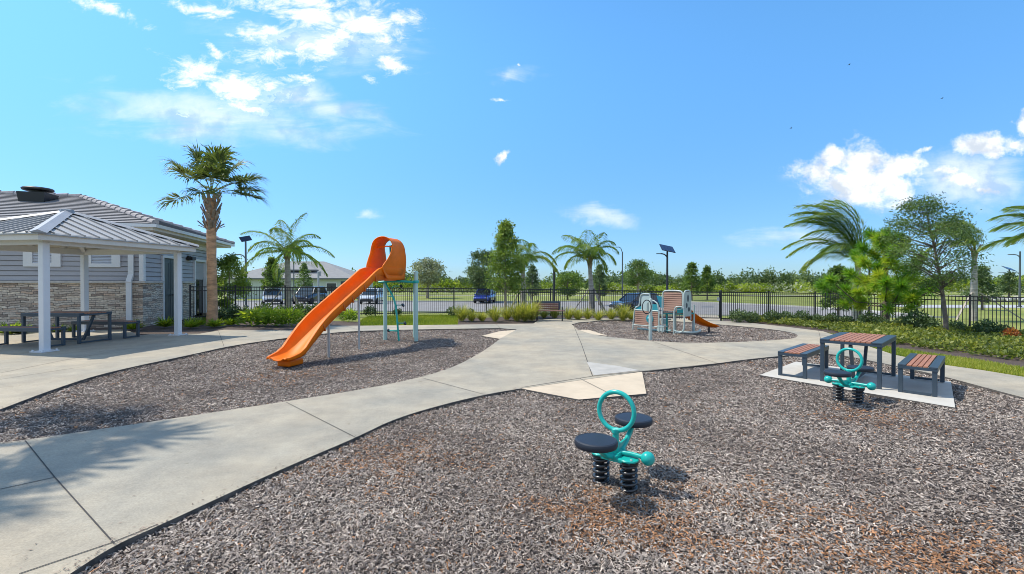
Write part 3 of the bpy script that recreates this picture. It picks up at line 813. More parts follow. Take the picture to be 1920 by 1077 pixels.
# louvred vents on the front wall
for (t0, t1) in ((2.32, 3.32), (0.66, 1.72)):
    w = t1 - t0; cx = -(t0 + t1) / 2; cz, hh = 2.40, 0.60
    mb = MB(); yv = 0.02
    for (dx, dz, sx, sz) in ((0, hh / 2 - .06, w, .12), (0, -hh / 2 + .06, w, .12), (-w / 2 + .12, 0, .24, hh - .24), (w / 2 - .12, 0, .24, hh - .24)):
        mb.box((cx + dx, yv, cz + dz), (sx, 0.075, sz))
    fr = mb.build('louvre_window', M_TRIM, clb)
    mb = MB(); hw = w / 2 - 0.24
    mb.box((cx, 0.052, cz), (2 * hw, 0.01, hh - .24))
    for k in range(7):
        z = cz - hh / 2 + .145 + k * (hh - .29) / 6
        mb.box((cx, 0.03, z), (2 * hw, 0.012, 0.055), tilt=Matrix.Rotation(R(-38), 3, 'X'))
    mb.build('louvre', mat('louvre_white', (0.62, 0.64, 0.68), 0.5), fr)
# downspout with its kick over the stone cap
mb = MB(); mb.box((-0.33, -0.03, (ZC + .3 + ZE) / 2), (0.15, 0.09, ZE - ZC - .3)); mb.beam((-0.33, -0.03, ZC + .3), (-0.36, -0.13, ZC + .02), 0.15, 0.09, up=(0, 1, 0)); mb.box((-0.36, -0.11, ZC / 2 + .08), (0.15, 0.09, ZC - .12))
mb.build('downspout', M_TRIM, clb)
# double door on the right-hand wall
dr = MB(); dr.box((-0.09, 2.35, 1.30), (0.05, 1.56, 2.48))
door = dr.build('door', M_DOOR, clb)
mb = MB()
for yc in (1.96, 2.74):
    for (z0, z1) in ((0.18, 1.12), (1.28, 2.36)):
        for (dy, zz, sy, sz) in ((0, z0, .50, .03), (0, z1, .50, .03), (-.25, (z0 + z1) / 2, .03, z1 - z0), (.25, (z0 + z1) / 2, .03, z1 - z0)):
            mb.box((-0.058, yc + dy, zz), (0.016, sy, sz))
mb.box((-0.06, 2.35, 1.30), (0.012, 0.05, 2.44)); mb.build('door_panel', mat('door_panel', (0.08, 0.105, 0.115), 0.4), door)
mb = MB(); mb.tube([(-0.06, 2.25, 1.08), (0.0, 2.25, 1.08), (0.0, 2.13, 1.08)], 0.018); mb.build('door_handle', M_BLACK, door, smooth=40); mb = MB(); mb.tube([(-0.06, 2.45, 1.08), (0.0, 2.45, 1.08), (0.0, 2.57, 1.08)], 0.018); mb.build('door_handle', M_BLACK, door, smooth=40)
mb = MB(); mb.box((-0.03, 1.535, 1.30), (0.12, 0.085, 2.6)); mb.box((-0.03, 3.165, 1.30), (0.12, 0.085, 2.6)); mb.box((-0.03, 2.35, 2.575), (0.121, 1.545, 0.10)); mb.build('door_frame', M_TRIM, clb)
# service window with a roller shutter
mb = MB(); mb.box((-0.03, 4.59, 1.38), (0.13, 0.10, 2.5)); mb.box((-0.03, 5.91, 1.38), (0.13, 0.10, 2.5)); mb.box((-0.03, 5.25, 2.58), (0.131, 1.22, 0.10)); win = mb.build('window', M_TRIM, clb)
mb = MB(); mb.box((-0.10, 5.25, 2.12), (0.04, 1.22, 0.82)); 
for k in range(5): mb.box((-0.077, 5.25, 1.80 + k * .16), (0.02, 1.21, 0.145))
mb.build('shutter', M_SIDE, win)
mb = MB(); mb.box((-0.12, 5.25, 0.93), (0.03, 1.22, 1.56)); mb.build('dark_opening', M_GLASS, win)
# wall light
mb = MB(); mb.rbox((0.09, 4.0, 2.62), (0.22, 0.42, 0.15), 0.02); mb.box((-0.0, 4.0, 2.64), (0.06, 0.2, 0.2)); mb.build('wall_light', M_BLACK, clb)

# ================================================================== SHELTER
SRZ = R(-9.8)
sx_, sy_ = -11.82, 12.1
shz = float(gz(sx_, sy_))
sh = thing('picnic_shelter', 'open picnic shelter with four white posts and a standing seam metal roof', 'shelter', (sx_, sy_, shz), SRZ)
M_POST = mat('post_white', (0.66, 0.67, 0.68), 0.45, var=0.03, scale=4)
M_SEAM = mat('seam_metal', (0.37, 0.36, 0.345), 0.5, metal=0.1, var=0.06, scale=2)
M_HIP = mat('hip_metal', (0.30, 0.305, 0.315), 0.5, metal=0.1, var=0.06, scale=3)
hs = 1.67
for (a, b) in ((1, -1), (1, 1), (-1, 1), (-1, -1)):
    mb = MB(); zt = float(gz(sx_, sy_)) - shz
    p = Matrix.Rotation(SRZ, 3, 'Z') @ Vector((a * hs, b * hs, 0)); dz = float(gz(sx_ + p.x, sy_ + p.y)) - shz
    mb.rbox((a * hs, b * hs, (2.43 + dz) / 2), (0.14, 0.14, 2.43 - dz), 0.012)
    pst = mb.build('post', M_POST, sh)
    mb = MB(); mb.box((a * hs, b * hs, dz + 0.012), (0.34, 0.34, 0.022))
    for (i, j) in ((1, 1), (1, -1), (-1, 1), (-1, -1)): mb.lathe([(0.02, dz + .022), (0.02, dz + .05), (0.001, dz + .055)], (a * hs + i * .135, b * hs + j * .135, 0), 6)
    mb.build('base_plate', M_POST, pst)
er = hs + 0.30
mb = MB()     # eave beams, fascia
for s in (1, -1):
    mb.box((0, s * hs, 2.46), (2 * hs + .1, 0.10, 0.16)); mb.box((s * hs, 0, 2.46), (0.10, 2 * hs - .1, 0.158))
mb.build('eave_beam', M_POST, sh)
mb = MB()
for s in (1, -1):
    mb.box((0, s * er, 2.54), (2 * er + .04, 0.04, 0.17)); mb.box((s * er, 0, 2.54), (0.04, 2 * er - .04, 0.168))
mb.build('fascia', M_FASC, sh)
mb = MB(); AP = 3.40; ez = 2.60
for k in range(4):
    M = Matrix.Rotation(k * math.pi / 2, 3, 'Z')
    mb.add([M @ Vector(v) for v in ((-er - .06, -er - .06, ez), (er + .06, -er - .06, ez), (0, 0, AP))], [(0, 1, 2)])
    mb.add([M @ Vector(v) for v in ((-er - .06, -er - .06, ez - .03), (er + .06, -er - .06, ez - .03), (er + .06, -er - .06, ez), (-er - .06, -er - .06, ez))], [(0, 1, 2, 3)])
    nse = 13
    e2 = er + .06
    for i in range(1, nse):
        x = -e2 + 2 * e2 * i / nse
        t = 1 - abs(x) / e2
        p = Vector((x, -e2, ez + .02)); q = Vector((x, -e2 + e2 * t, ez + .02 + (AP - ez) * t))
        mb.beam(M @ p, M @ q, 0.026, 0.036)
shr = mb.build('roof', M_SEAM, sh)
mb = MB()
for k in range(4):
    M = Matrix.Rotation(k * math.pi / 2, 3, 'Z')
    d = Vector((0.02, 0, 0)); p = Vector((er + .07, -er - .07, ez)); q = Vector((0, 0, AP))
    sidev = Vector((1, 1, 0)).normalized() * .15; up = Vector((0, 0, .07)); dn = Vector((0, 0, 0.0))
    vs = [p - sidev + dn, p + up, p + sidev + dn, q - sidev * .9 + dn, q + up, q + sidev * .9 + dn]
    mb.add([M @ v for v in vs], [(0, 1, 4, 3), (1, 2, 5, 4), (0, 2, 1)])
mb.lathe([(0.16, AP - .03), (0.14, AP + .06), (0.01, AP + .09)], n=12)
mb.build('hip_cap', M_HIP, shr)
mb = MB()
for k in range(4):
    M = Matrix.Rotation(k * math.pi / 2, 3, 'Z')
    mb.beam(M @ Vector((hs, -hs, 2.5)), M @ Vector((0.02, -0.02, AP - .1)), 0.09, 0.14)
    for i in range(1, 5):
        x = -er + 2 * er * i / 5; t = 1 - abs(x) / er
        mb.beam(M @ Vector((x, -er + .03, ez - .09)), M @ Vector((x, -er + er * t, ez - .09 + (AP - ez) * t)), 0.05, 0.09)
mb.build('rafter', M_POST, sh)
mb = MB()
for k in range(4):
    M = Matrix.Rotation(k * math.pi / 2, 3, 'Z'); e3 = er - .03
    mb.add([M @ Vector(v) for v in ((-e3, -e3, ez - .03), (e3, -e3, ez - .03), (0, 0, AP - .06))], [(0, 1, 2)])
mb.build('ceiling_deck', mat('deck_cream', (0.66, 0.64, 0.56), .6, var=.05, scale=2), sh)

# ================================================================== PICNIC TABLES AND BENCHES
M_NAVY = mat('navy_frame', (0.040, 0.062, 0.085), 0.38, var=0.06, scale=4)
M_SLAT = mat('brown_slat', (0.36, 0.155, 0.085), 0.55, var=0.16, scale=3, stretch=(9, 1, 9), bump=0.05)
def slat_top(w, ln, z, root, nslat, edge, part='tabletop', slatname='slat'):
    """Top with navy border bands along the long edges and brown boards between; x across, y along."""
    mb = MB()
    band = edge
    for s in (-1, 1):
        mb.rbox((s * (w / 2 - band / 2), 0, z - .02), (band, ln, 0.04), 0.006)
        mb.box((0, s * (ln / 2 - .02), z - .045), (w - .004, 0.04, 0.045))
        mb.rbox((s * (w / 2 - .02), 0, z - .055), (0.04, ln - .01, 0.06), 0.006)
    mb.box((0, 0, z - .05), (w - .1, 0.05, 0.03))
    fr = mb.build(part, M_NAVY, root)
    mb = MB(); inner = w - 2 * band - 0.012; bw = inner / nslat
    for i in range(nslat):
        mb.rbox((-inner / 2 + bw * (i + .5), 0, z - .015), (bw - .012, ln - .012, 0.030), 0.004)
    mb.build(slatname, M_SLAT, fr)
def frame_legs(w, ln, h, root, t=0.06):
    for sy in (-1, 1):
        for sx in (-1, 1):
            mb = MB(); mb.rbox((sx * (w / 2 - t / 2 - .005), sy * (ln / 2 - t / 2 - .01), (h - .07) / 2), (t, t, h - .07), 0.006); mb.build('leg', M_NAVY, root)
        mb = MB(); mb.box((0, sy * (ln / 2 - t / 2 - .01), 0.025), (w - 2 * t - .02, t * .8, 0.035)); mb.build('foot_rail', M_NAVY, root)
def picnic_table(label, loc, rz, group):
    r = thing('picnic_table', label, 'table', loc, rz, group)
    slat_top(0.86, 1.62, 0.76, r, 8, 0.135); frame_legs(0.86, 1.62, 0.76, r)
    mb = MB(); mb.beam((0, -.74, .68), (0, -.45, .06), .05, .05); mb.beam((0, .74, .68), (0, .45, .06), .05, .05); mb.box((0, 0, .06), (.05, .92, .05)); mb.build('brace', M_NAVY, r)
    return r
def picnic_bench(label, loc, rz, group):
    r = thing('picnic_bench', label, 'bench', loc, rz, group)
    slat_top(0.47, 1.62, 0.46, r, 4, 0.10, 'seat'); frame_legs(0.47, 1.62, 0.46, r)
    return r
ux, uy = 0.727, 0.687; vx_, vy_ = 0.687, -0.727
tx, ty = 5.72 + ux * .81, 7.70 + uy * .81
trz = math.atan2(-ux, uy)
zt_ = -0.004
picnic_table('navy framed picnic table with brown slats on the white concrete pad', (tx, ty, float(gz(tx, ty)) + zt_), trz, 'picnic tables')
for s, lb in ((-0.86, 'brown slatted bench on the far left side of the pad table beside the walkway'), (0.86, 'brown slatted bench on the near right corner of the white pad')):
    x, y = tx + vx_ * s, ty + vy_ * s
    picnic_bench(lb, (x, y, float(gz(x, y)) + zt_), trz, 'picnic benches')
lx, ly = -11.58, 11.85; lrz = R(90 - 5)
picnic_table('navy framed picnic table in the shade of the picnic shelter', at(lx, ly), lrz, 'picnic tables')
nv = (0.087, 0.996)
for s, lb in ((-0.92, 'navy bench in front of the shelter table behind the nearest white post'), (0.92, 'navy bench behind the shelter table against the stone wall')):
    picnic_bench(lb, at(lx + nv[0] * s - (.05 if s < 0 else -.1), ly + nv[1] * s), lrz, 'picnic benches')

# park bench
bx_, by_ = PX(1031, 20.4), 20.4
M_BWOOD = mat('bench_wood', (0.20, 0.095, 0.07), 0.6, var=0.2, scale=3, stretch=(1, 9, 9))
pb = thing('park_bench', 'dark slatted park bench with brown seat boards at the fence bed', 'bench', at(bx_, by_), R(-8))
mb = MB()
for k in range(4): mb.rbox((0, -.28 + k * .115, .45), (1.32, .095, .035), .006)
mb.build('seat', M_BWOOD, pb)
mb = MB()
for k in range(3): mb.rbox((-.12, .14 + k * .025, .53 + k * .095), (1.02, .03, .08), .005, mi=0)
mb.build('backrest', M_BWOOD, pb)
mb = MB(); mb.rbox((-.12, .225, .815), (1.14, .035, .085), .005); mb.rbox((-.655, .18, .66), (.07, .03, .36), .005); mb.rbox((.415, .18, .66), (.07, .03, .36), .005); mb.build('top_rail', M_NAVY, pb)
for s in (-.56, .56):
    mb = MB(); mb.beam((s, -.27, 0), (s, -.27, .44), .05, .05); mb.build('leg', M_BLACK, pb)
    mb = MB(); mb.beam((s, .12, 0), (s, .14, .45), .05, .05)
    if s < 0: mb.beam((s, .13, .45), (s, .25, .9), .045, .045)
    else: mb.beam((.38, .13, .45), (.38, .25, .9), .045, .045)
    mb.build('leg', M_BLACK, pb)
    mb = MB(); mb.beam((s, -.29, .62), (s, .16, .62), .05, .03); mb.beam((s, -.27, .44), (s, -.27, .61), .04, .04); mb.build('armrest', M_BLACK, pb)

# ================================================================== PLAY EQUIPMENT
def playplastic(name, c, r=0.36): return mat(name, c, r, var=0.13, scale=1.6, spec=0.22, bump=.04, bscale=14)
M_ORANGE = playplastic('orange_plastic', (0.82, 0.165, 0.0), 0.5)
M_TEAL = mat('teal_paint', (0.008, 0.40, 0.345), 0.28, coat=0.3)
M_TEAL2 = mat('deep_teal', (0.015, 0.27, 0.26), 0.35)
M_MINT = mat('mint_post', (0.42, 0.60, 0.54), 0.35)
M_GREYP = mat('galvanised', (0.45, 0.47, 0.48), 0.4, metal=0.5)
M_RUB = mat('black_rubber', (0.014, 0.015, 0.018), 0.42)
M_SPRING = mat('spring_black', (0.03, 0.03, 0.032), 0.22, spec=.8)

# ---- big slide
B = (-4.50, 8.70)
sl = thing('playground_slide', 'tall orange slide with an arched hood on pale green posts', 'slide', at(*B), -math.atan2(0.248, 0.969))
def floor_z(y):
    t = np.interp(y, [0, .25, .42, .62, .85, 1.31, 2.41, 3.05, 3.2, 3.4, 4.7], [.125, .11, .15, .30, .46, .74, 1.31, 1.62, 1.67, 1.69, 1.69])
    return float(t)
st = [0, .06, .15, .3, .45, .6, .75, .9, 1.1, 1.3, 1.48, 1.7, 2.0, 2.3, 2.66, 3.0, 3.2, 3.4, 3.55, 3.7, 3.9, 4.2, 4.58]
mb = MB(); secs = []
for y in st:
    z = floor_z(y); w = 0.235; h = float(np.interp(y, [0, .15, .5, 1.0, 2.8, 3.2, 3.5, 4.6], [.05, .09, .16, .25, .25, .30, .34, .34]))
    if y < .3: w *= 0.80 + 0.2 * math.sqrt(max(0, 1 - (1 - y / .3) ** 2))
    lip = 0.055
    prof = [(-w - lip * .75, h - min(.21, h * .9)), (-w - lip, h - .05), (-w - lip, h - .005), (-w - lip + .012, h), (-w - .006, h), (-w + .004, h - .02), (-w + .018, h * .55), (-w + .05, .05), (-w + .11, .008), (0, 0)]
    prof += [(-a, b) for a, b in prof[-2::-1]]
    secs.append([(a, y, z + b) for a, b in prof])
k = len(secs[0])
mb.add([v for s_ in secs for v in s_], [(i * k + j, i * k + j + 1, (i + 1) * k + j + 1, (i + 1) * k + j) for i in range(len(secs) - 1) for j in range(k - 1)])
ch = mb.build('chute', M_ORANGE, sl, smooth=55)
sm = ch.modifiers.new('thick', 'SOLIDIFY'); sm.thickness = 0.022; sm.offset = -1
# moulded joints along the outer side
for y in (1.02, 1.72, 2.05, 2.55, 3.05):
    z = floor_z(y) ; sl_ = math.atan2(floor_z(y + .1) - floor_z(y - .1), .2)
    for s in (-1, 1):
        mb = MB(); mb.rbox((s * .27, y, z + .10), (0.055, 0.035, 0.17), .008, tilt=Matrix.Rotation(sl_, 3, 'X')); mb.build('flange', mat('orange_dark', (0.55, 0.11, 0.01), .4), ch)
# underside skirt
mb = MB()
mb.rbox((0, .36, .03), (.30, .40, .12), .03); mb.build('exit_foot', M_ORANGE, sl)
# hood
mb = MB(); NU, NV = 40, 14; hw, hh = .30, 1.18
vs = []
for i in range(NU + 1):
    a = math.pi * (1 - i / NU)
    # side walls then a round top
    u = i / NU
    per = [(-hw, 0)]
    def prof(u):
        side = hh - hw; L = 2 * side + math.pi * hw; s_ = u * L
        if s_ < side: return (-hw, s_)
        if s_ > side + math.pi * hw: return (hw, side - (s_ - side - math.pi * hw))
        t = (s_ - side) / hw; return (-hw * math.cos(t), side + hw * math.sin(t))
    x, h = prof(u); hn_ = h / hh
    bulge = .90 + .12 * float(smoothstep(.15, .55, hn_))
    hn = h / hh
    kk = [0, .18, .26, .36, .46, .62, .8, 1.0]; wl_ = float(np.clip(.5 - x / (2 * hw) * 1.2, 0, 1))
    yf = wl_ * float(np.interp(hn, kk, [3.85, 3.66, 3.56, 3.60, 3.68, 3.80, 3.86, 3.84])) + (1 - wl_) * float(np.interp(hn, kk, [3.6, 3.38, 3.30, 3.42, 3.56, 3.73, 3.82, 3.84]))
    yb = 4.60 - .10 * float(smoothstep(.55, 1.0, hn)) + .03 * math.sin(hn * 6)
    for j in range(NV + 1):
        v = j / NV; y = yf + (yb - yf) * v
        base = floor_z(y)
        zz = base * (1 - min(1, hn * 1.6)) + (1.68) * min(1, hn * 1.6)
        flare = .03 * (math.exp(-v * 14)) + .012 * math.exp(-(1 - v) * 14)
        pinch = 1 - .06 * math.sin(math.pi * v)
        vs.append((x * bulge * pinch + (flare if x > 0 else -flare) * (abs(x) / hw), y, zz + h + flare * .5))
mb.add(vs, [(i * (NV + 1) + j, i * (NV + 1) + j + 1, (i + 1) * (NV + 1) + j + 1, (i + 1) * (NV + 1) + j) for i in range(NU) for j in range(NV)])
hd = mb.build('hood', M_ORANGE, sl, smooth=50)
sm = hd.modifiers.new('thick', 'SOLIDIFY'); sm.thickness = 0.025; sm.offset = 0
mb = MB(); mb.tube([(-.30, 4.1, 2.60), (0, 4.1, 2.63), (.30, 4.1, 2.60)], .018); mb.build('sit_bar', M_ORANGE, hd, smooth=40)
# posts, deck, climber
def post(x, y, h, r=.055, m=M_MINT, nm='post'):
    mb = MB(); mb.lathe([(r, -.05), (r, h - r), (r * .9, h - r * .45), (r * .6, h - r * .12), (.002, h)], (x, y, 0), 20); return mb.build(nm, m, sl, smooth=50)
post(-.36, 4.63, 1.64); post(.66, 4.56, 1.95); post(.19, 5.42, 1.60)
mb = MB(); mb.prism([(-.46, 4.44), (.60, 4.44), (.68, 4.66), (.3, 5.45), (.0, 5.45), (-.46, 4.8)], 1.62, 1.675); mb.build('deck', M_TEAL2, sl)
mb = MB(); mb.tube([(-.44, 4.42, 1.63), (.1, 4.40, 1.665), (.62, 4.47, 1.63)], .032, 10)
mb.lathe([(.075, 1.60), (.082, 1.61), (.082, 1.67), (.075, 1.68)], (.66, 4.56, 0), 20); mb.build('deck_rail', M_TEAL, sl, smooth=40)
mb = MB()
pa = [(-.20, 4.74, 1.68), (-.20, 4.74, 2.60), (-.17, 4.67, 2.70), (-.10, 4.69, 2.74), (-.03, 4.71, 2.70), (0, 4.72, 2.60), (0, 4.72, 1.68)]
mb.tube(pa, .028, 10); mb.tube([(-.20, 4.74, 2.1), (0, 4.72, 2.1)], .02, 8); mb.tube([(-.20, 4.74, 1.9), (-.2, 4.66, 2.7)], .04, 8); mb.build('grab_rail', M_TEAL2, sl, smooth=40)
mb = MB(); mb.tube([(-.22, 4.40, 1.63), (-.16, 4.38, 1.52), (.0, 4.36, 1.30), (.09, 4.36, 1.1), (.13, 4.37, .9), (.17, 4.38, .45), (.20, 4.40, -.04)], .027, 10)
for (z, x0, L, up) in ((1.46, .0, .28, .06), (.98, .13, .22, 0), (.47, .17, .24, 0)):
    mb.tube([(x0, 4.37, z), (x0 + .05, 4.37, z + up), (x0 + L, 4.37, z + up)], .014, 8)
for (z, x0, L) in ((.24, .18, .28), (1.22, .06, .16)): mb.tube([(x0, 4.37, z), (x0 - L, 4.37, z + .01)], .014, 8)
cl = mb.build('climber', M_TEAL, sl, smooth=40)
for (x, z) in ((.29, 1.52), (.35, .98), (.41, .47), (-.11, .25)):
    mb = MB(); mb.lathe([(.002, -.02), (.05, -.018), (.055, 0), (.05, .018), (.002, .02)], (x, 4.37, z), 14, M=Matrix.Rotation(R(62), 3, 'Y')); mb.build('foot_pad', M_RUB, cl, smooth=40)
for (y, x) in ((1.48, .05), (2.66, .05)):
    mb = MB(); z = floor_z(y) - .02; mb.tube([(x, y, -.05), (x, y, z)], .026, 10); mb.rbox((x, y, z), (.16, .12, .03), .006); mb.build('support_pole', M_GREYP, sl, smooth=40)

# ---- spring riders
def spring_rider(label, loc, rz):
    r = thing('spring_rider', label, 'spring rider', loc, rz, 'spring riders')
    for s in (-1, 1):   # seats
        mb = MB(); mb.lathe([(.002, .435), (.148, .435), (.163, .440), (.168, .452), (.168, .474), (.163, .486), (.150, .492), (.146, .4895), (.12, .491), (.002, .492)], (0, s * .37, 0), 40)
        mb.build('seat', mat('seat_navy', (0.014, 0.019, 0.030), .5, bump=.08, bscale=220), r, smooth=35)
    for s in (-1, 1):   # coil springs
        mb = MB(); path = []; turns = 5.4; n = int(turns * 20)
        for i in range(n + 1):
            t = i / n; a = 2 * math.pi * turns * t
            path.append((s * .125 + .062 * math.cos(a), -.03 + .062 * math.sin(a), -.02 + .255 * t))
        mb.tube(path, .0135, 8); sp_ = mb.build('spring', M_SPRING, r, smooth=60)
        mb = MB(); mb.lathe([(.076, .226), (.078, .228), (.078, .246), (.07, .250)], (s * .125, -.03, 0), 24); mb.lathe([(.03, -.02), (.03, .23)], (s * .125, -.03, 0), 12); mb.build('spring_clamp', M_RUB, sp_, smooth=40)
    mb = MB()           # base plate with turned-down flanges
    mb.rbox((0, -.03, .258), (.37, .125, .014), .005)
    for s in (-1, 1):
        mb.lathe([(.080, .250), (.082, .252), (.082, .262), (.078, .266)], (s * .125, -.03, 0), 28)
        mb.rbox((s * .05, -.0, .278), (.012, .15, .045), .004)
        mb.rbox((0, -.03 + s * .066, .248), (.32, .010, .030), .004)
    mb.rbox((0, 0, .27), (.10, .22, .035), .01)
    bp = mb.build('base_plate', M_TEAL, r, smooth=35)
    for s in (-1, 1):
        for t in (-1, 1): mb = MB(); mb.lathe([(.011, .264), (.011, .274), (.004, .278)], (s * .165, -.03 + t * .045, 0), 6); mb.build('bolt', M_GREYP, bp)
    mb = MB()           # seat arms
    for s in (-1, 1):
        mb.tube([(0, s * .03, .262), (0, s * .12, .275), (0, s * .21, .315), (0, s * .29, .375), (0, s * .345, .438)], [.026, .025, .024, .024, .03], 12)
        mb.prism([(.05, .255), (.22, .300), (.30, .372), (.20, .345), (.05, .335)], -.008, .008, M=Matrix(((0, 0, 1), (s, 0, 0), (0, 1, 0))))
        mb.lathe([(.06, .425), (.07, .43), (.07, .436)], (0, s * .36, 0), 20)
    mb.build('seat_arm', M_TEAL, r, smooth=40)
    for s in (-1, 1):
        mb = MB(); mb.tube([(s * .03, 0, .285), (s * .13, 0, .295), (s * .235, 0, .290)], [.024, .017, .020], 12); mb.ball((s * .275, 0, .288), .056, 24); mb.build('foot_peg', M_TEAL, r, smooth=60)
    mb = MB()           # handle ring on its stem
    cz = .628; Rm = .158
    mb.tube([(Rm * math.sin(a), .012 * math.cos(a), cz + Rm * math.cos(a)) for a in (2 * math.pi * i / 56 for i in range(56))], .0195, 12, closed=True)
    mb.build('handle_ring', M_TEAL, r, smooth=60)
    mb = MB(); mb.tube([(0, -.01, .26), (0, -.01, .40), (0, -.008, .462)], [.034, .028, .026], 14); mb.lathe([(.03, .445), (.036, .45), (.036, .478), (.03, .483)], (0, -.009, 0), 16); mb.build('handle_stem', M_TEAL, r, smooth=40)
    return r
sr = spring_rider('teal two-seat spring rider standing alone in the near mulch', at(.882, 3.84, -.04), -math.atan2(.607, .794))
dup(sr, at(4.975, 6.7, -.04), -math.atan2(.85, .53), label='teal two-seat spring rider in front of the picnic table pad')

# ---- small playset
O_ = (5.30, 16.1)
M_WFR = mat('white_frame', (0.43, 0.50, 0.46), .4)
M_BOARD = mat('pink_board', (0.42, 0.245, 0.175), .6, var=.12, scale=3, stretch=(1, 1, 12))
M_AQUA = mat('aqua_panel', (0.03, 0.28, 0.33), .35)
ps = thing('toddler_playset', 'small playset with pinkish board panels white tube frames and a short orange slide', 'playset', at(*O_, -.04), -math.atan2(.78, .62))
def boards(parent, x0, x1, z0, z1, y, n, nm):
    mb = MB(); h = (z1 - z0) / n
    mb.box(((x0 + x1) / 2, y + .016, (z0 + z1) / 2), (x1 - x0, .008, z1 - z0), mi=1)
    for i in range(n): mb.rbox(((x0 + x1) / 2, y, z0 + h * (i + .5)), (x1 - x0, .024, h - .016), .004)
    return mb.build(nm, [M_BOARD, mat('board_gap', (.10, .06, .05), .9)], parent)
def fr(path, nm='frame', r=.025, parent=ps, m=M_WFR, closed=False):
    mb = MB(); mb.tube(chaikin3(path), r, 8, closed=closed); return mb.build(nm, m, parent, smooth=50)
def chaikin3(p, it=2):
    p = [Vector(v) for v in p]
    for _ in range(it):
        q = [p[0]]
        for a, b in zip(p[:-1], p[1:]):
            if (b - a).length < .03: continue
            q += [a.lerp(b, .2), a.lerp(b, .8)]
        q.append(p[-1]); p = q
    return p
fr([(-1.24, 0, -.03), (-1.16, 0, .72), (-1.10, 0, .86), (-.94, 0, .92), (-.90, 0, 1.26), (-.84, 0, 1.36), (-.50, 0, 1.36)], 'frame')
fr([(-.50, 0, 1.36), (-.45, 0, 1.15), (-.30, 0, 1.12), (-.16, 0, 1.02), (-.12, 0, .80), (-.10, 0, -.03)], 'frame')
fr([(-1.20, 0, .20), (-.12, 0, .20)], 'frame', .02); fr([(-1.15, 0, .76), (-.12, 0, .76)], 'frame', .024)
lb = boards(ps, -1.13, -.15, .22, .74, 0, 7, 'board_panel')
mb = MB(); mb.lathe([(.002, -.03), (.13, -.03), (.15, -.015), (.15, .01)], (-.48, -.02, .47), 22, M=Matrix.Rotation(R(90), 3, 'X')); mb.ball((-.48, -.045, .47), .085, 14); mb.build('porthole', M_AQUA, lb, smooth=40)
mb = MB(); mb.box((-1.0, .01, .83), (.26, .02, .14)); mb.build('aqua_panel', M_AQUA, ps); mb = MB(); mb.box((-.27, .01, .88), (.24, .02, .24)); mb.build('aqua_panel', M_AQUA, ps)
mb = MB(); mb.box((-.67, .012, 1.05), (.38, .016, .52)); mb.build('pale_panel', mat('pale_mint', (.42, .52, .50), .4), ps)
mb = MB(); mb.add([(-.42, .30, 1.30), (.0, .34, 1.24), (.02, .42, .86), (-.30, .38, .86), (-.42, .33, 1.30), (.0, .37, 1.24), (.02, .45, .86), (-.30, .41, .86)], [(0, 1, 2, 3), (7, 6, 5, 4), (0, 4, 5, 1), (1, 5, 6, 2), (2, 6, 7, 3), (3, 7, 4, 0)]); mb.build('roof_panel', mat('sky_aqua', (.05, .36, .45), .35), ps)
fr([(.03, 0, -.03), (.03, 0, 1.38), (.10, 0, 1.50), (.74, 0, 1.50), (.82, 0, 1.40), (.82, 0, .98), (.78, -.02, .86), (.60, -.1, .86), (.55, -.12, .72), (.55, -.12, -.03)], 'frame', .026)
boards(ps, .08, .78, .78, 1.44, 0, 9, 'board_panel')
mb = MB(); mb.box((.43, .04, .74), (.76, .06, .05)); mb.build('panel_skirt', mat('skirt', (.16, .12, .10), .6), ps)
fr([(.84, 0, 1.0), (.86, .0, 1.40), (.86, .06, 1.50), (.86, .34, 1.50), (.86, .42, 1.40), (.86, .42, .5)], 'frame', .025)
mb = MB()
mb.prism([(0, .62), (.40, .62), (.40, 1.46), (0, 1.46)], -.01, .01, M=Matrix(((0, 0, 1), (1, 0, 0), (0, 1, 0))))
sp2 = mb.build('side_panel', M_WFR, ps, loc=(.86, .01, 0))
mb = MB()
for (y, z, a, b) in ((.22, 1.24, .05, .13), (.14, 1.0, .05, .09), (.28, .86, .06, .08)):
    mb.lathe([(.002, -.016), (.95, -.016), (1, -.014), (1, .014), (.95, .016), (.002, .016)], (.0, y, z), 14, M=Matrix(((0, 0, 1), (a, 0, 0), (0, b, 0))))
mb.build('cutout', mat('cutout_dark', (.06, .08, .09), .6), sp2)
fr([(.56, -.12, .10), (.56, -.12, .80), (.62, -.12, .95), (.80, -.04, .96), (.87, 0, .84), (.87, 0, .18), (.78, -.04, .08), (.60, -.12, .06)], 'frame', .025)
mb = MB(); mb.box((.74, -.05, .83), (.2, .02, .18), rz=.45); mb.build('aqua_panel', M_TEAL2, ps)
mb = MB(); mb.box((.43, .40, .70), (.78, .74, .05)); mb.build('deck', M_TEAL2, ps)
for (x, y) in ((.08, .74), (.80, .74), (.08, .2)):
    mb = MB(); mb.tube([(x, y, -.04), (x, y, 1.0 if y > .5 else .72)], .036, 10); mb.build('leg', M_TEAL2 if y < .5 else M_WFR, ps, smooth=40)
for k, (y, z) in enumerate(((.10, .22), (.32, .46))):
    mb = MB(); mb.rbox((-.04, y, z), (.30, .24, .05), .01); mb.box((-.04, y - .1, z - .09), (.28, .02, .16)); mb.build('step', M_WFR, ps)
mb = MB(); mb.tube([(-1.1, .1, .06), (-.6, .25, .04), (-.1, .15, .06), (.3, .1, .10)], .03, 8); mb.build('ground_rail', M_MINT, ps, smooth=40)
fr([(.56, -.12, .14), (.66, -.10, .09), (1.10, .28, .08), (1.20, .46, .14), (1.05, .70, .14)], 'ground_rail', .036)
mb = MB(); secs = []
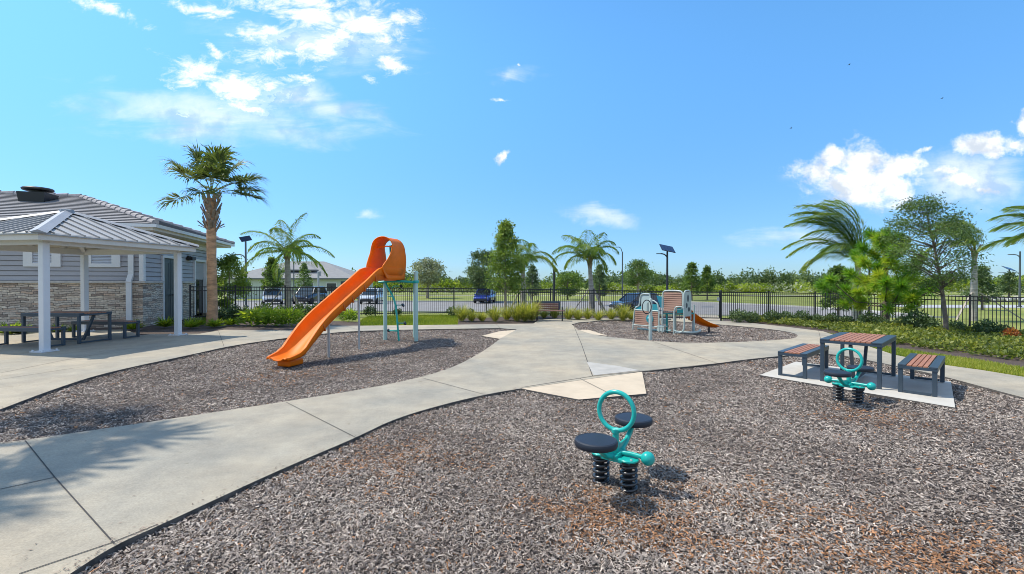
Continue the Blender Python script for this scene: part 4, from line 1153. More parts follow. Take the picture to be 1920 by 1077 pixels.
for i in range(15):
    t = i / 14; y = .50 + 1.28 * t; x = .46 + .04 * t + .42 * t * t
    z = float(np.interp(t, [0, .1, .3, .6, .8, .92, 1], [.72, .70, .58, .36, .24, .21, .17])); h = float(np.interp(t, [0, .12, .3, .8, 1], [.22, .16, .11, .09, .05])); w = .23
    pr = [(-w - .04, h - .02), (-w - .03, h), (-w, h - .01), (-w + .04, .04), (-w + .1, 0), (w - .1, 0), (w - .04, .04), (w, h - .01), (w + .03, h), (w + .04, h - .02)]
    secs.append([(x + a, y, z + b) for a, b in pr])
k = 10
mb.add([v for s_ in secs for v in s_], [(i * k + j, i * k + j + 1, (i + 1) * k + j + 1, (i + 1) * k + j) for i in range(14) for j in range(k - 1)])
ms = mb.build('chute', M_ORANGE, ps, smooth=50); sm = ms.modifiers.new('thick', 'SOLIDIFY'); sm.thickness = .025
mb = MB(); mb.tube([(.86, 1.66, -.04), (.86, 1.66, .18)], .03, 8); mb.build('support_pole', M_RUB, ps); 
mb = MB(); mb.tube([(.60, 1.0, -.04), (.60, 1.0, .42)], .02, 8); mb.build('support_pole', M_GREYP, ps)
# activity post in front of the playset
tp = thing('activity_post', 'white pole with a black ring standing in front of the small playset', 'play post', at(4.25, 13.95, -.05), 0)
mb = MB(); mb.lathe([(.055, 0), (.055, 1.22), (.045, 1.27), (.01, 1.29)], n=14); mb.build('pole', M_WFR, tp, smooth=40)
mb = MB(); mb.tube([(-.13 + .15 * math.sin(a) * .9, -.05, 1.03 + .21 * math.cos(a)) for a in (2 * math.pi * i / 28 for i in range(28))], .014, 8, closed=True); mb.build('ring', M_RUB, tp, smooth=50)
mb = MB(); mb.add([(-.12, 0, .9), (.0, 0, .9), (.0, 0, 1.2), (-.12, 0, 1.15), (-.12, .02, .9), (.0, .02, .9), (.0, .02, 1.2), (-.12, .02, 1.15)], [(0, 1, 2, 3), (7, 6, 5, 4), (0, 4, 5, 1), (1, 5, 6, 2), (2, 6, 7, 3), (3, 7, 4, 0)]); mb.build('panel', M_WFR, tp)

# ================================================================== FENCE
FH = 1.37
def fence(name, pts, label, post_every=2.0, endposts=(True, True)):
    root = thing(name, label, 'fence', at(*pts[0]))
    bx0, by0, bz0 = root.location
    for k, (a, b) in enumerate(zip(pts[:-1], pts[1:])):
        a, b = Vector(a), Vector(b); L = (b - a).length; n = max(1, round(L / post_every)); d = (b - a).normalized(); ang = math.atan2(d.y, d.x)
        for i in range(n):
            p, q = a.lerp(b, i / n), a.lerp(b, (i + 1) / n)
            mb = MB(); gp = float(gz(p.x, p.y)); gq = float(gz(q.x, q.y)); o_ = Vector((bx0, by0, bz0))
            P = Vector((p.x, p.y, gp)) - o_; Q = Vector((q.x, q.y, gq)) - o_
            for zz in (FH - .03, FH - .19, .10): mb.beam(P + Vector((0, 0, zz)), Q + Vector((0, 0, zz)), .03, .04)
            np_ = max(2, round((q - p).length / .105))
            for j in range(1, np_):
                c = P.lerp(Q, j / np_); mb.box((c.x, c.y, c.z + FH / 2 + .02), (.023, .023, FH - .04), ang)
            mb.build('picket_panel', M_BLACK, root)
        for i in range(n + (1 if k == len(pts) - 2 else 0)):
            p = a.lerp(b, i / n); gp = float(gz(p.x, p.y)) - bz0
            mb = MB(); mb.box((p.x - bx0, p.y - by0, gp + FH / 2), (.06, .06, FH + .06), ang); mb.box((p.x - bx0, p.y - by0, gp + FH + .045), (.075, .075, .03), ang); mb.build('post', M_BLACK, root)
    return root
GA, GB = (PX(1292, 21.6), 21.6), (PX(1352, 21.5), 21.5)
fence('metal_fence', [(-13.3, 18.8), (-12.1, 19.9), (-3.0, 23.5), (2.0, 23.6), GA], 'black metal picket fence from the clubhouse round to the gate')
fence('metal_fence', [GB, (14.6, 21.9), (19.3, 16.7), (27, 11.5)], 'black metal picket fence behind the shrubs on the right')
g = thing('gate', 'black picket gate in the fence behind the small playset', 'gate', at(*GA))
a, b = Vector(GA), Vector(GB); d = b - a; L = d.length; ang = math.atan2(d.y, d.x)
mb = MB()
for zz in (FH - .03, FH - .19, .12): mb.beam((.06 * d.x / L, .06 * d.y / L, zz), (d.x - .06 * d.x / L, d.y - .06 * d.y / L, zz - .02), .03, .045)
for t in (.05, .95): mb.box((d.x * t, d.y * t, FH / 2 + .05), (.045, .045, FH - .1), ang)
for j in range(2, 15): mb.box((d.x * j / 16, d.y * j / 16, FH / 2 + .05), (.023, .023, FH - .12), ang)
mb.build('gate_leaf', M_BLACK, g)
mb = MB(); mb.box((d.x * .9, d.y * .9 - .03, 1.0), (.1, .05, .16), ang); mb.build('latch', M_GREYP, g)

# ================================================================== VEGETATION
M_PALMTRUNK = mat('palm_trunk', (0.37, 0.335, 0.295), 0.95, var=0.35, scale=2.2, bump=0.8, bscale=26, stretch=(1, 1, 5))
M_SABALTRUNK = mat('sabal_trunk', (0.56, 0.32, 0.175), 0.95, var=0.4, scale=3.0, bump=1.0, bscale=24, stretch=(1, 1, 3))
M_SABALBOOT = mat('sabal_boot', (0.30, 0.235, 0.17), 0.95, var=0.45, scale=6, bump=.6)
M_BARK = mat('bark', (0.16, 0.125, 0.095), 0.95, var=0.35, scale=6, bump=1.0, bscale=30)
M_BARKP = mat('pale_bark', (0.33, 0.27, 0.20), 0.95, var=0.3, scale=6, bump=.8, bscale=30)
M_STAKE = mat('stake_wood', (0.42, 0.36, 0.29), 0.9, var=.2, scale=5)
L_PALM = leafmat('palm_leaf', [(0.068, 0.128, 0.027), (0.128, 0.225, 0.042), (0.24, 0.315, 0.06), (0.45, 0.405, 0.105)])
L_SABAL = leafmat('sabal_leaf', [(0.044, 0.075, 0.022), (0.088, 0.131, 0.037), (0.175, 0.213, 0.075), (0.413, 0.362, 0.2)], trans=.25)
L_BROAD = leafmat('broad_leaf', [(0.052, 0.096, 0.025), (0.105, 0.175, 0.038), (0.193, 0.28, 0.052), (0.298, 0.367, 0.079)])
L_DARK = leafmat('dark_leaf', [(0.041, 0.072, 0.029), (0.078, 0.126, 0.049), (0.143, 0.204, 0.082), (0.224, 0.286, 0.122)], trans=.25)
L_PINE = leafmat('pine_needle', [(0.055, 0.15, 0.02), (0.12, 0.28, 0.034), (0.23, 0.40, 0.042), (0.46, 0.50, 0.06)], trans=.4)
L_LIME = leafmat('lime_leaf', [(0.057, 0.115, 0.016), (0.138, 0.23, 0.025), (0.276, 0.38, 0.04), (0.46, 0.506, 0.069)], trans=.4)
L_GRASS = leafmat('golden_grass', [(0.09, 0.13, 0.025), (0.19, 0.23, 0.045), (0.33, 0.34, 0.075), (0.50, 0.45, 0.16)], trans=.4)
L_GREY = leafmat('grey_leaf', [(0.112, 0.138, 0.088), (0.213, 0.237, 0.15), (0.338, 0.362, 0.25), (0.45, 0.463, 0.338)], trans=.2)
L_AIRY = leafmat('airy_leaf', [(0.055, 0.09, 0.032), (0.10, 0.165, 0.05), (0.17, 0.26, 0.07), (0.29, 0.36, 0.12)], trans=.3)
L_TURF = leafmat('turf_blade', [(0.081, 0.138, 0.017), (0.172, 0.241, 0.025), (0.322, 0.356, 0.046), (0.46, 0.414, 0.092)], trans=.35)
L_HEDGE = leafmat('hedge_leaf', [(0.07, 0.11, 0.02), (0.16, 0.23, 0.03), (0.28, 0.36, 0.05), (0.42, 0.46, 0.10)], trans=.45)
L_COVER = leafmat('cover_leaf', [(0.058, 0.085, 0.023), (0.13, 0.169, 0.036), (0.26, 0.286, 0.052), (0.442, 0.403, 0.091)], trans=.35)

UP = np.array([0, 0, 1.0])
def frond(lv, base, az, el, L, droop, wind, nl=38, ll=.5, lw=.04, tone=.4, seed=0, kink=0.0):
    """One feather frond: bending rachis with leaflets down both sides."""
    g_ = np.random.default_rng(seed)
    n = 14; p = np.array(base, float); d = np.array([math.cos(az) * math.cos(el), math.sin(az) * math.cos(el), math.sin(el)])
    pts = [p.copy()]; dirs = [d.copy()]
    for i in range(n):
        t = (i + 1) / n
        d = d + (np.array([0, 0, -1.0]) * droop + np.array(wind)) * (0.06 + .16 * t)
        d /= np.linalg.norm(d); p = p + d * L / n; pts.append(p.copy()); dirs.append(d.copy())
    pts = np.array(pts); dirs = np.array(dirs)
    sd = np.cross(dirs, UP); sd = unit(sd + 1e-6)
    # rachis
    for i in range(n):
        w = .035 * (1 - .8 * i / n) * L / 2.2
        V, F = leafquads([pts[i], pts[i]], [dirs[i]] * 2, [sd[i], np.cross(sd[i], dirs[i])], L / n * 1.9, w, 0); lv.add(V, F, np.array([.75, .75]))
    t = np.linspace(.10, .99, nl); k = t * n; i0 = np.clip(k.astype(int), 0, n - 1); f = (k - i0)[:, None]
    P = pts[i0] * (1 - f) + pts[i0 + 1] * f; D = unit(dirs[i0] * (1 - f) + dirs[i0 + 1] * f); S = sd[i0]
    prof = np.sin(np.pi * np.clip(t * .86 + .12, 0, 1)) ** .6
    for s in (-1, 1):
        jit = g_.normal(0, .12, (nl, 3))
        dd = S * s * .95 + D * (.45 + .5 * t)[:, None] + UP * (.10 - .32 * droop) + jit - UP * .14 + np.array(wind) * .9
        dd = unit(dd); LL = ll * prof * g_.uniform(.8, 1.1, nl); r = np.clip(tone + g_.normal(0, .16, nl), 0, 1)
        V, F = leafquads(P, dd, np.cross(dd, D + jit * .3), LL * .55, lw, .0); 
        mid = P + dd * (LL * .5)[:, None]
        d2 = unit(dd - UP * (.75 + .45 * droop) + np.array(wind) * 1.2)
        V2, F2 = leafquads(mid, d2, np.cross(d2, D + jit * .3), LL * .55, lw * .85, .0)
        # full-width strips rather than lozenges
        lv.add(V, F, r); lv.add(V2, F2, r)

def trunk_mesh(path, radii, m, parent, n=14, nm='trunk', rings=0.0):
    mb = MB(); P = []; Rr = []
    path = [Vector(p) for p in path]
    k = 26
    for i in range(k + 1):
        t = i / k * (len(path) - 1); j = min(int(t), len(path) - 2); f = t - j
        P.append(path[j].lerp(path[j + 1], f)); r = radii[j] * (1 - f) + radii[j + 1] * f
        Rr.append(r * (1 + rings * (1 if i % 2 else -1) + random.uniform(-.02, .02)))
    mb.tube(P, Rr, n); return mb.build(nm, m, parent, smooth=60)

def feather_palm(label, loc, trunk, rad, fronds, group='feather palms beyond the fence', stakes=None, ll=.80, lw=.034, shaft=True, nl=62, name='feather_palm', rot=0):
    """fronds: list of (az deg, el deg, length, droop, wind, tone)."""
    r = thing(name, label, 'palm', loc, rot, group)
    trunk_mesh(trunk, rad, M_PALMTRUNK, r, rings=.03)
    top = Vector(trunk[-1]); dn = (top - Vector(trunk[-2])).normalized()
    if shaft:
        mb = MB(); mb.tube([top - dn * .1, top + dn * .25, top + dn * .55], [rad[-1] * .95, rad[-1] * .75, rad[-1] * .35], 10)
        for k in range(7):
            a = k * 2.4; v = Vector((math.cos(a), math.sin(a), 0))
            mb.tube([top - dn * .15 + v * rad[-1] * .6, top + dn * .25 + v * rad[-1] * 1.1, top + dn * .6 + v * (.2 + rad[-1])], [.05, .04, .02], 5)
        mb.build('crown_shaft', mat('shaft', (.27, .21, .12), .8, var=.3, scale=6), r, smooth=60)
    lv = Leaves()
    for i, (az, el, L, dr_, wd, tone) in enumerate(fronds):
        frond(lv, top + dn * .35, R(az), R(el), L, dr_, wd, nl=nl, ll=ll, lw=lw, tone=tone, seed=i * 7 + int(abs(loc[0]) * 10))
    lv.build('crown', L_PALM, r)
    if stakes:
        for (sx, sy) in stakes:
            mb = MB(); mb.beam((sx, sy, 0), (sx * .1, sy * .1, 1.45), .07, .045); mb.build('stake', M_STAKE, r)
    return r

def fan_palm(label, loc, H, lean, leaves, group=None, r0=.18, r1=.165, name='cabbage_palm', blade=.82, tone0=.38):
    r = thing(name, label, 'palm', loc, 0, group)
    top = Vector((lean, 0, H))
    trunk_mesh([(0, 0, -.1), (.02, 0, .5), (lean * .4, 0, H * .5), (lean, 0, H)], [r0 * 1.12, r0, r1 * .95, r1], M_SABALTRUNK, r, n=18, rings=.025)
    mb = MB(); g_ = random.Random(5)
    for k in range(46):           # criss-cross leaf boots
        a = k * 2.399; z = H - 1.25 + 1.30 * k / 46; v = Vector((math.cos(a), math.sin(a), 0)); tn = Vector((-v.y, v.x, 0))
        c = Vector((lean * z / H, 0, z)); out = r1 * (1.0 + .25 * (k / 46))
        p = c + v * out; q = c + v * (out + .10 + .05 * g_.random()) + Vector((0, 0, .26 + .1 * g_.random())) + tn * g_.uniform(-.10, .10)
        mb.beam(p, q, .085, .022, up=v)
    for k in range(6):
        a = k * 1.05; v = Vector((math.cos(a), math.sin(a), 0)); c = Vector((lean, 0, H - 1.15))
        mb.beam(c + v * r1, c + v * (r1 + .32) + Vector((0, 0, .25 * g_.uniform(.3, 1.2))), .06, .02, up=v)
    mb.build('leaf_boots', M_SABALBOOT, r)
    lv = Leaves(); hub = np.array(top) + np.array([0, 0, .15])
    for i, (az, el, pet, sc, wd) in enumerate(leaves):
        g2 = np.random.default_rng(i * 13 + 3)
        az, el = R(az), R(el)
        d = np.array([math.cos(az) * math.cos(el), math.sin(az) * math.cos(el), math.sin(el)]); p = hub.copy(); n = 7
        pts = [p.copy()]; 
        for k in range(n):
            d = d + np.array([0, 0, -1]) * .055 + np.array(wd) * .06; d /= np.linalg.norm(d); q = p + d * pet / n
            sdir = np.cross(d, UP); 
            V, F = leafquads([p, p], [d, d], [sdir, np.cross(sdir, d)], pet / n * 1.9, .04, 0); lv.add(V, F, np.array([.62, .62])); p = q
        sdir = np.cross(d, UP); sdir /= np.linalg.norm(sdir) + 1e-9; nrm = np.cross(sdir, d)
        m = 34; ph = np.linspace(-2.05, 2.05, m) + g2.normal(0, .03, m)
        lift = np.abs(np.sin(ph)) * .30
        D1 = np.cos(ph)[:, None] * d + np.sin(ph)[:, None] * sdir + nrm * lift[:, None] + g2.normal(0, .05, (m, 3))
        D1 = unit(D1); LL = blade * sc * (1.0 - .18 * np.abs(ph) / 2) * g2.uniform(.88, 1.08, m)
        costa = p + d * (.28 * sc) * np.maximum(0, np.cos(ph))[:, None]
        r_ = np.clip(tone0 + g2.normal(0, .13, m) + (.12 if i % 5 == 0 else 0), 0, 1)
        S = np.cross(D1, nrm)
        V, F = leafquads(costa, D1, S, LL * .70, .085 * sc, .25); lv.add(V, F, r_)
        D2 = unit(D1 + np.array([0, 0, -1]) * g2.uniform(.25, .75, m)[:, None] + np.array(wd) * .4); P2 = costa + D1 * (LL * .45)[:, None]
        V, F = leafquads(P2, D2, np.cross(D2, nrm), LL * .42, .065 * sc, .1); lv.add(V, F, r_)
        D3 = unit(D2 - UP * g2.uniform(.3, 1.0, m)[:, None] + np.array(wd) * .5); P3 = P2 + D2 * (LL * .30)[:, None]
        V, F = leafquads(P3, D3, np.cross(D3, nrm), LL * .34, .022 * sc, 0); lv.add(V, F, np.clip(r_ + .1, 0, 1))
    lv.build('crown', L_SABAL, r)
    return r

def leafy_tree(name, label, loc, H, z0, Rad, shape, leaf, lm, nclump, per, tr, group=None, bark=None, wind=(0, 0, 0), seed=1, spread=.34, cat='tree', limbs=True, lean=(0, 0), elong=1.0, tone=(.2, .8), trunk_top=.85):
    """Trunk with limbs to every leaf clump; clumps fill a cone, egg or spreading crown."""
    g_ = np.random.default_rng(seed)
    r = thing(name, label, cat, loc, 0, group)
    mb = MB(); tt = H * trunk_top
    H += drop(loc[1]); z0 += drop(loc[1])
    ax = lambda z: np.array([lean[0] * (z / H) ** 1.5, lean[1] * (z / H) ** 1.5, z])
    mb.tube([ax(z) if z > 0 else (0, 0, -.1) for z in np.linspace(0, tt, 9)], [tr * (1.15 - 1.0 * i / 9) for i in range(9)], 9)
    C = []
    for k in range(nclump):
        t = (k + .5) / nclump if shape == 'cone' else g_.uniform(0, 1)
        z = z0 + (H - z0) * t
        if shape == 'cone': rr = Rad * (1 - t) ** .75 * (0.55 + .45 * min(1, t * 5)) + .05
        elif shape == 'egg': rr = Rad * math.sin(math.pi * (t * .86 + .10)) ** .75
        else: rr = Rad * math.sqrt(max(0, 1 - (2 * t - .9) ** 2)) if t > .0 else Rad
        a = k * 2.399 + g_.uniform(-.5, .5); q = rr * math.sqrt(g_.uniform(.25, 1.0))
        c = ax(z) + np.array([math.cos(a) * q, math.sin(a) * q, 0]) + np.array(wind) * .25
        C.append((c, spread * Rad * g_.uniform(.55, 1.1) * (.55 + .45 * (1 - t) if shape == 'cone' else 1)))
        if limbs and q > .15:
            zb = max(z - q * g_.uniform(.35, .8), H * .12); zb = min(zb, tt)
            s_ = ax(zb); m_ = s_ * .45 + c * .55 + np.array([0, 0, .05 * H * g_.uniform(-.4, .5)])
            w = tr * .34 * (1 - .6 * t)
            mb.tube([s_, m_, c], [w, w * .6, w * .2], 5, caps=False)
    mb.build('trunk', bark or M_BARK, r, smooth=60)
    lv = Leaves()
    for (c, cr) in C:
        n = int(per * g_.uniform(.6, 1.35))
        off = g_.normal(size=(n, 3)) * np.array([1, 1, .62]) * cr * .62
        P = c + off; D = unit(off * .6 / max(cr, .1) + g_.normal(size=(n, 3)) * .8 + np.array([0, 0, -.15]) + np.array(wind) * 2.2)
        lv.quads(P, D, g_.normal(size=(n, 3)), leaf * g_.uniform(.6, 1.3, n) * elong, leaf * .55 * g_.uniform(.7, 1.2, n), np.clip(g_.uniform(tone[0], tone[1]) + g_.normal(0, .15, n), 0, 1), fold=.15)
    lv.build('crown', lm, r)
    return r

# ---- cabbage palm by the clubhouse
sx, sy = PX(397, 17.2), 17.2
LEAVES = [(170, 14, 1.35, .95, (-.5, 0, -.4)), (150, 60, .8, 1, (0, 0, 0)), (120, 30, 1.0, 1, (0, 0, 0)), (200, 50, 1.1, .95, (0, 0, 0)), (100, 80, 1.1, 1, (0, 0, 0)), (60, 62, 1.1, 1.05, (.3, 0, 0)),
          (20, 40, 1.15, 1.05, (.4, 0, 0)), (-20, 30, 1.2, 1.05, (.4, 0, -.1)), (5, 12, 1.25, 1.0, (.5, 0, -.2)), (-60, 40, 1.0, 1, (.2, 0, 0)), (-100, 35, 1.0, 1, (0, 0, 0)), 
          (-40, 65, 1.1, 1.05, (.2, 0, 0)), (40, 25, 1.1, 1, (.3, 0, 0)), (-75, 8, 1.0, .95, (.2, 0, -.2)), (-110, 70, 1.0, .95, (0, 0, 0)), (-10, 78, 1.0, 1.0, (.2, 0, 0)), (-30, -8, 1.0, .9, (.3, 0, -.3))]
fan_palm('tall cabbage palm with a rough brown trunk beside the clubhouse', at(sx, sy), 4.72, .0, [LEAVES[0]] + [(a, e + 3, p * .95, s_, w) for (a, e, p, s_, w) in LEAVES[1:] if e > -5], blade=.84, tone0=.46)
# ---- palm standing out of frame on the left; its fronds shade the near walkway
LV2 = [(g * 360 / 15 + (g % 3) * 9, 10 + (g * 37) % 62, 1.2 + .2 * (g % 2), 1.05, (.25, -.05, 0)) for g in range(15)]
fan_palm('cabbage palm at the edge of the near walkway throwing frond shadows', at(-10.75, 5.5), 7.5, .1, LV2, r0=.21, r1=.17, blade=.85)

# ---- feather palms
def spread(n, Lm, wind, dr=.7, el=(75, -5), tone=.38, ph=0, seed=1):
    g_ = random.Random(seed); out = []
    for k in range(n):
        e = el[0] + (el[1] - el[0]) * (k / (n - 1)) ** .9
        out.append((k * 137.5 + ph + g_.uniform(-12, 12), e, Lm * g_.uniform(.85, 1.1), dr * g_.uniform(.8, 1.25), wind, tone + g_.uniform(-.12, .14)))
    return out
S3 = ((-1.1, -.3), (.9, -.6), (.2, 1.1))
feather_palm('feather palm with a ringed grey trunk in front of the far grey house', at(PX(540, 23.2), 23.2), [(0, 0, -.1), (.0, 0, 1.5), (-.03, 0, 2.75)], [.18, .155, .12],
             spread(15, 2.35, (.06, 0, 0), .78, (80, 2), .46, seed=3), stakes=S3, ll=.62)
cy_ = 25.3
feather_palm('feather palm with drooping fronds between the bushy tree and the dark pole', at(PX(981, cy_), cy_), [(0, 0, -.1), (0, 0, 1.4), (-.02, 0, 2.45)], [.16, .14, .11],
             [(95, 75, 1.5, .5, (0, 0, 0), .45), (160, 60, 1.3, 1.0, (0, 0, 0), .5), (200, 45, 1.2, 1.2, (0, 0, 0), .5), (-70, 55, 1.3, 1.0, (0, 0, 0), .5), (20, 58, 2.5, 1.35, (.25, 0, 0), .62), (5, 42, 2.5, 1.35, (.25, 0, 0), .72), (-20, 48, 2.3, 1.4, (.22, 0, 0), .7), (140, 30, 1.2, 1.3, (0, 0, 0), .45), (-110, 70, 1.4, .8, (0, 0, 0), .45), (60, 70, 1.6, .7, (0, 0, 0), .4), (250, 38, 1.2, 1.3, (0, 0, 0), .4)], stakes=((.9, -.5), (-.8, .7)))
cy_ = 25.0
feather_palm('feather palm with an even arching crown standing behind the golden grasses', at(PX(1110, cy_), cy_), [(0, 0, -.1), (-.03, 0, 1.3), (-.12, 0, 2.65)], [.19, .145, .10],
             [(185, 52, 2.4, .95, (0, 0, 0), .40), (170, 40, 2.3, .9, (0, 0, 0), .45), (200, 66, 2.2, .8, (0, 0, 0), .35), (150, 55, 2.2, .9, (0, 0, 0), .4), (-10, 62, 2.0, 1.2, (0, 0, 0), .4), (10, 70, 2.0, 1.1, (0, 0, 0), .35), (-30, 50, 1.8, 1.3, (0, 0, 0), .45), (90, 80, 1.8, .6, (0, 0, 0), .4), (60, 62, 1.8, 1, (0, 0, 0), .4),
              (240, 60, 1.9, 1, (0, 0, 0), .42), (-80, 58, 1.8, 1.1, (0, 0, 0), .42), (215, 35, 2.0, 1.1, (0, 0, 0), .5), (120, 70, 1.9, .8, (0, 0, 0), .4), (30, 40, 1.5, 1.6, (0, 0, 0), .5), (-50, 75, 1.8, .8, (0, 0, 0), .4)], stakes=((-1.2, -.3), (.5, -1.0), (.9, .5)))
WB = (-.80, -.02, .0)
cy_ = 22.8
feather_palm('windswept feather palm whose fronds all stream to the left of a pale trunk', at(PX(1607, cy_), cy_), [(0, 0, -.1), (-.02, 0, 1.6), (.03, 0, 2.3), (.04, 0, 2.62)], [.20, .21, .15, .09],
             [(150, 78, 4.4, .75, WB, .45), (165, 84, 4.7, .70, WB, .40), (180, 74, 4.6, .7, WB, .5), (195, 82, 4.4, .8, WB, .38), (120, 86, 4.4, .7, WB, .42), (210, 72, 4.0, .9, WB, .5), (90, 80, 4.2, .75, WB, .4), (-90, 82, 4.2, .75, WB, .42), (30, 84, 4.4, .65, WB, .4), (-30, 82, 4.3, .65, WB, .4), (175, 58, 3.9, 1.0, WB, .55), (190, 45, 3.4, 1.2, WB, .65), (140, 62, 3.9, .9, WB, .5), (225, 58, 3.4, 1.1, WB, .5), (0, 76, 4.1, .6, WB, .45), (10, 66, 3.8, .55, WB, .5), (185, 88, 4.8, .62, WB, .42)],
             ll=1.0, lw=.034, nl=84)
cy_ = 24.0
feather_palm('windswept feather palm on wooden stakes half hidden behind the airy tree', at(PX(1826, cy_), cy_), [(0, 0, -.1), (.0, 0, 1.6), (.02, 0, 3.35)], [.17, .15, .10],
             [(150, 74, 2.8, .6, WB, .62), (180, 66, 2.8, .6, WB, .6), (200, 80, 2.6, .6, WB, .65), (120, 84, 2.6, .6, WB, .6), (90, 78, 2.5, .6, WB, .6), (-90, 78, 2.5, .6, WB, .6), (20, 84, 2.2, .7, WB, .55), (-40, 80, 2.2, .8, WB, .6), (170, 45, 2.5, .9, WB, .65), (225, 55, 2.2, 1, WB, .6), (10, 70, 1.9, .8, WB, .6)], stakes=((-1.5, -.6), (1.7, -.9), (.3, 1.2)), ll=.85, lw=.032, nl=64)
cy_ = 17.6
feather_palm('palm at the right edge with only its windblown fronds in view', at(PX(1992, cy_), cy_), [(0, 0, -.1), (0, 0, 1.6), (-.02, 0, 3.35)], [.22, .2, .14],
             [(160, 60, 2.7, .6, WB, .4), (180, 45, 2.8, .65, WB, .45), (200, 30, 2.7, .8, WB, .5), (150, 20, 2.6, .7, WB, .55), (220, 55, 2.4, .7, WB, .4), (90, 74, 2.3, .6, WB, .4), (-90, 74, 2.3, .6, WB, .4), (185, 70, 2.6, .5, WB, .4), (0, 76, 2.2, .6, WB, .4)], ll=.95, lw=.034, nl=70)

# ---- broadleaf trees one can tell apart
leafy_tree('bushy_tree', 'tall shaggy light green tree in front of the fence left of the bench', at(PX(948, 22.6), 22.6), 4.65, 1.35, 1.02, 'cone', .13, L_BROAD, 60, 130, .06, bark=M_BARKP, seed=4, spread=.33, tone=(.35, .95))
leafy_tree('dark_tree', 'dark rounded tree far behind the tall shaggy tree', at(PX(905, 52), 52), 5.4, 1.2, 1.75, 'egg', .24, L_DARK, 46, 150, .14, seed=5)
leafy_tree('round_tree', 'grey green round-headed tree far beyond the slide posts', at(PX(802, 66), 66), 4.9, 1.8, 2.3, 'egg', .30, L_GREY, 50, 110, .2, seed=6, bark=M_BARKP)
leafy_tree('round_tree', 'spreading grey tree right of the thin lamp pole', at(PX(1196, 72), 72), 4.9, 1.6, 2.2, 'egg', .28, L_AIRY, 44, 110, .2, seed=8, bark=M_BARKP, tone=(.2, .6))
leafy_tree('young_tree', 'light green young tree behind the fence beside the clubhouse', at(PX(430, 23), 23), 2.75, .3, .85, 'egg', .12, L_BROAD, 46, 130, .05, seed=9, bark=M_BARKP, tone=(.4, .9))
leafy_tree('young_tree', 'dark bushy tree directly in front of the far house roof', at(PX(510, 46), 46), 4.1, .7, 1.05, 'cone', .2, L_BROAD, 40, 130, .08, seed=10, tone=(.15, .55))
leafy_tree('young_tree', 'small grey green conical tree before the far house eaves', at(PX(570, 48), 48), 3.6, .6, .95, 'cone', .17, L_AIRY, 34, 60, .07, seed=12, tone=(.3, .7))
leafy_tree('young_tree', 'slender conical tree just right of the solar lamp', at(PX(1297, 58), 58), 4.2, .5, 1.25, 'cone', .22, L_BROAD, 36, 95, .09, seed=13, tone=(.2, .6))
leafy_tree('young_tree', 'second conical tree to the right of the solar lamp', at(PX(1326, 60), 60), 3.8, .5, 1.2, 'cone', .22, L_BROAD, 34, 95, .09, seed=14, tone=(.15, .5))
leafy_tree('young_tree', 'narrow conical tree just right of the arching feather palm', at(PX(1124, 46), 46), 3.5, .5, .75, 'cone', .18, L_DARK, 30, 90, .08, seed=15)
leafy_tree('young_tree', 'conical tree left of the dark pole behind the fence', at(PX(998, 50), 50), 3.6, .4, 1.1, 'cone', .2, L_DARK, 32, 90, .08, seed=16)
leafy_tree('young_tree', 'green rounded tree right of the dark pole behind the fence', at(PX(1064, 60), 60), 3.0, .4, 2.0, 'egg', .24, L_BROAD, 36, 110, .1, seed=17, tone=(.1, .6))
leafy_tree('young_tree', 'bushy dark green tree left of the windswept pale-trunked palm', at(PX(1572, 28), 28), 2.85, .4, .95, 'cone', .16, L_BROAD, 44, 130, .07, seed=18, tone=(.05, .45))
leafy_tree('airy_tree', 'thin airy tree with windblown small leaves beside the pine', at(PX(1775, 16.2), 16.2), 4.75, 1.75, 1.25, 'egg', .060, L_AIRY, 120, 105, .07, seed=21, wind=(-.30, 0, .06), bark=M_BARK, spread=.25, lean=(-.85, 0), elong=1.6, tone=(.15, .7), trunk_top=.9)
leafy_tree('distant_tree', 'small conical tree at the far right behind the double lamp', at(PX(1893, 62), 62), 3.0, .3, 1.4, 'cone', .24, L_DARK, 30, 80, .09, seed=22)
leafy_tree('distant_tree', 'dark conical tree right behind the staked windswept palm', at(PX(1842, 40), 40), 3.3, .3, 1.1, 'cone', .2, L_DARK, 34, 90, .09, seed=23)

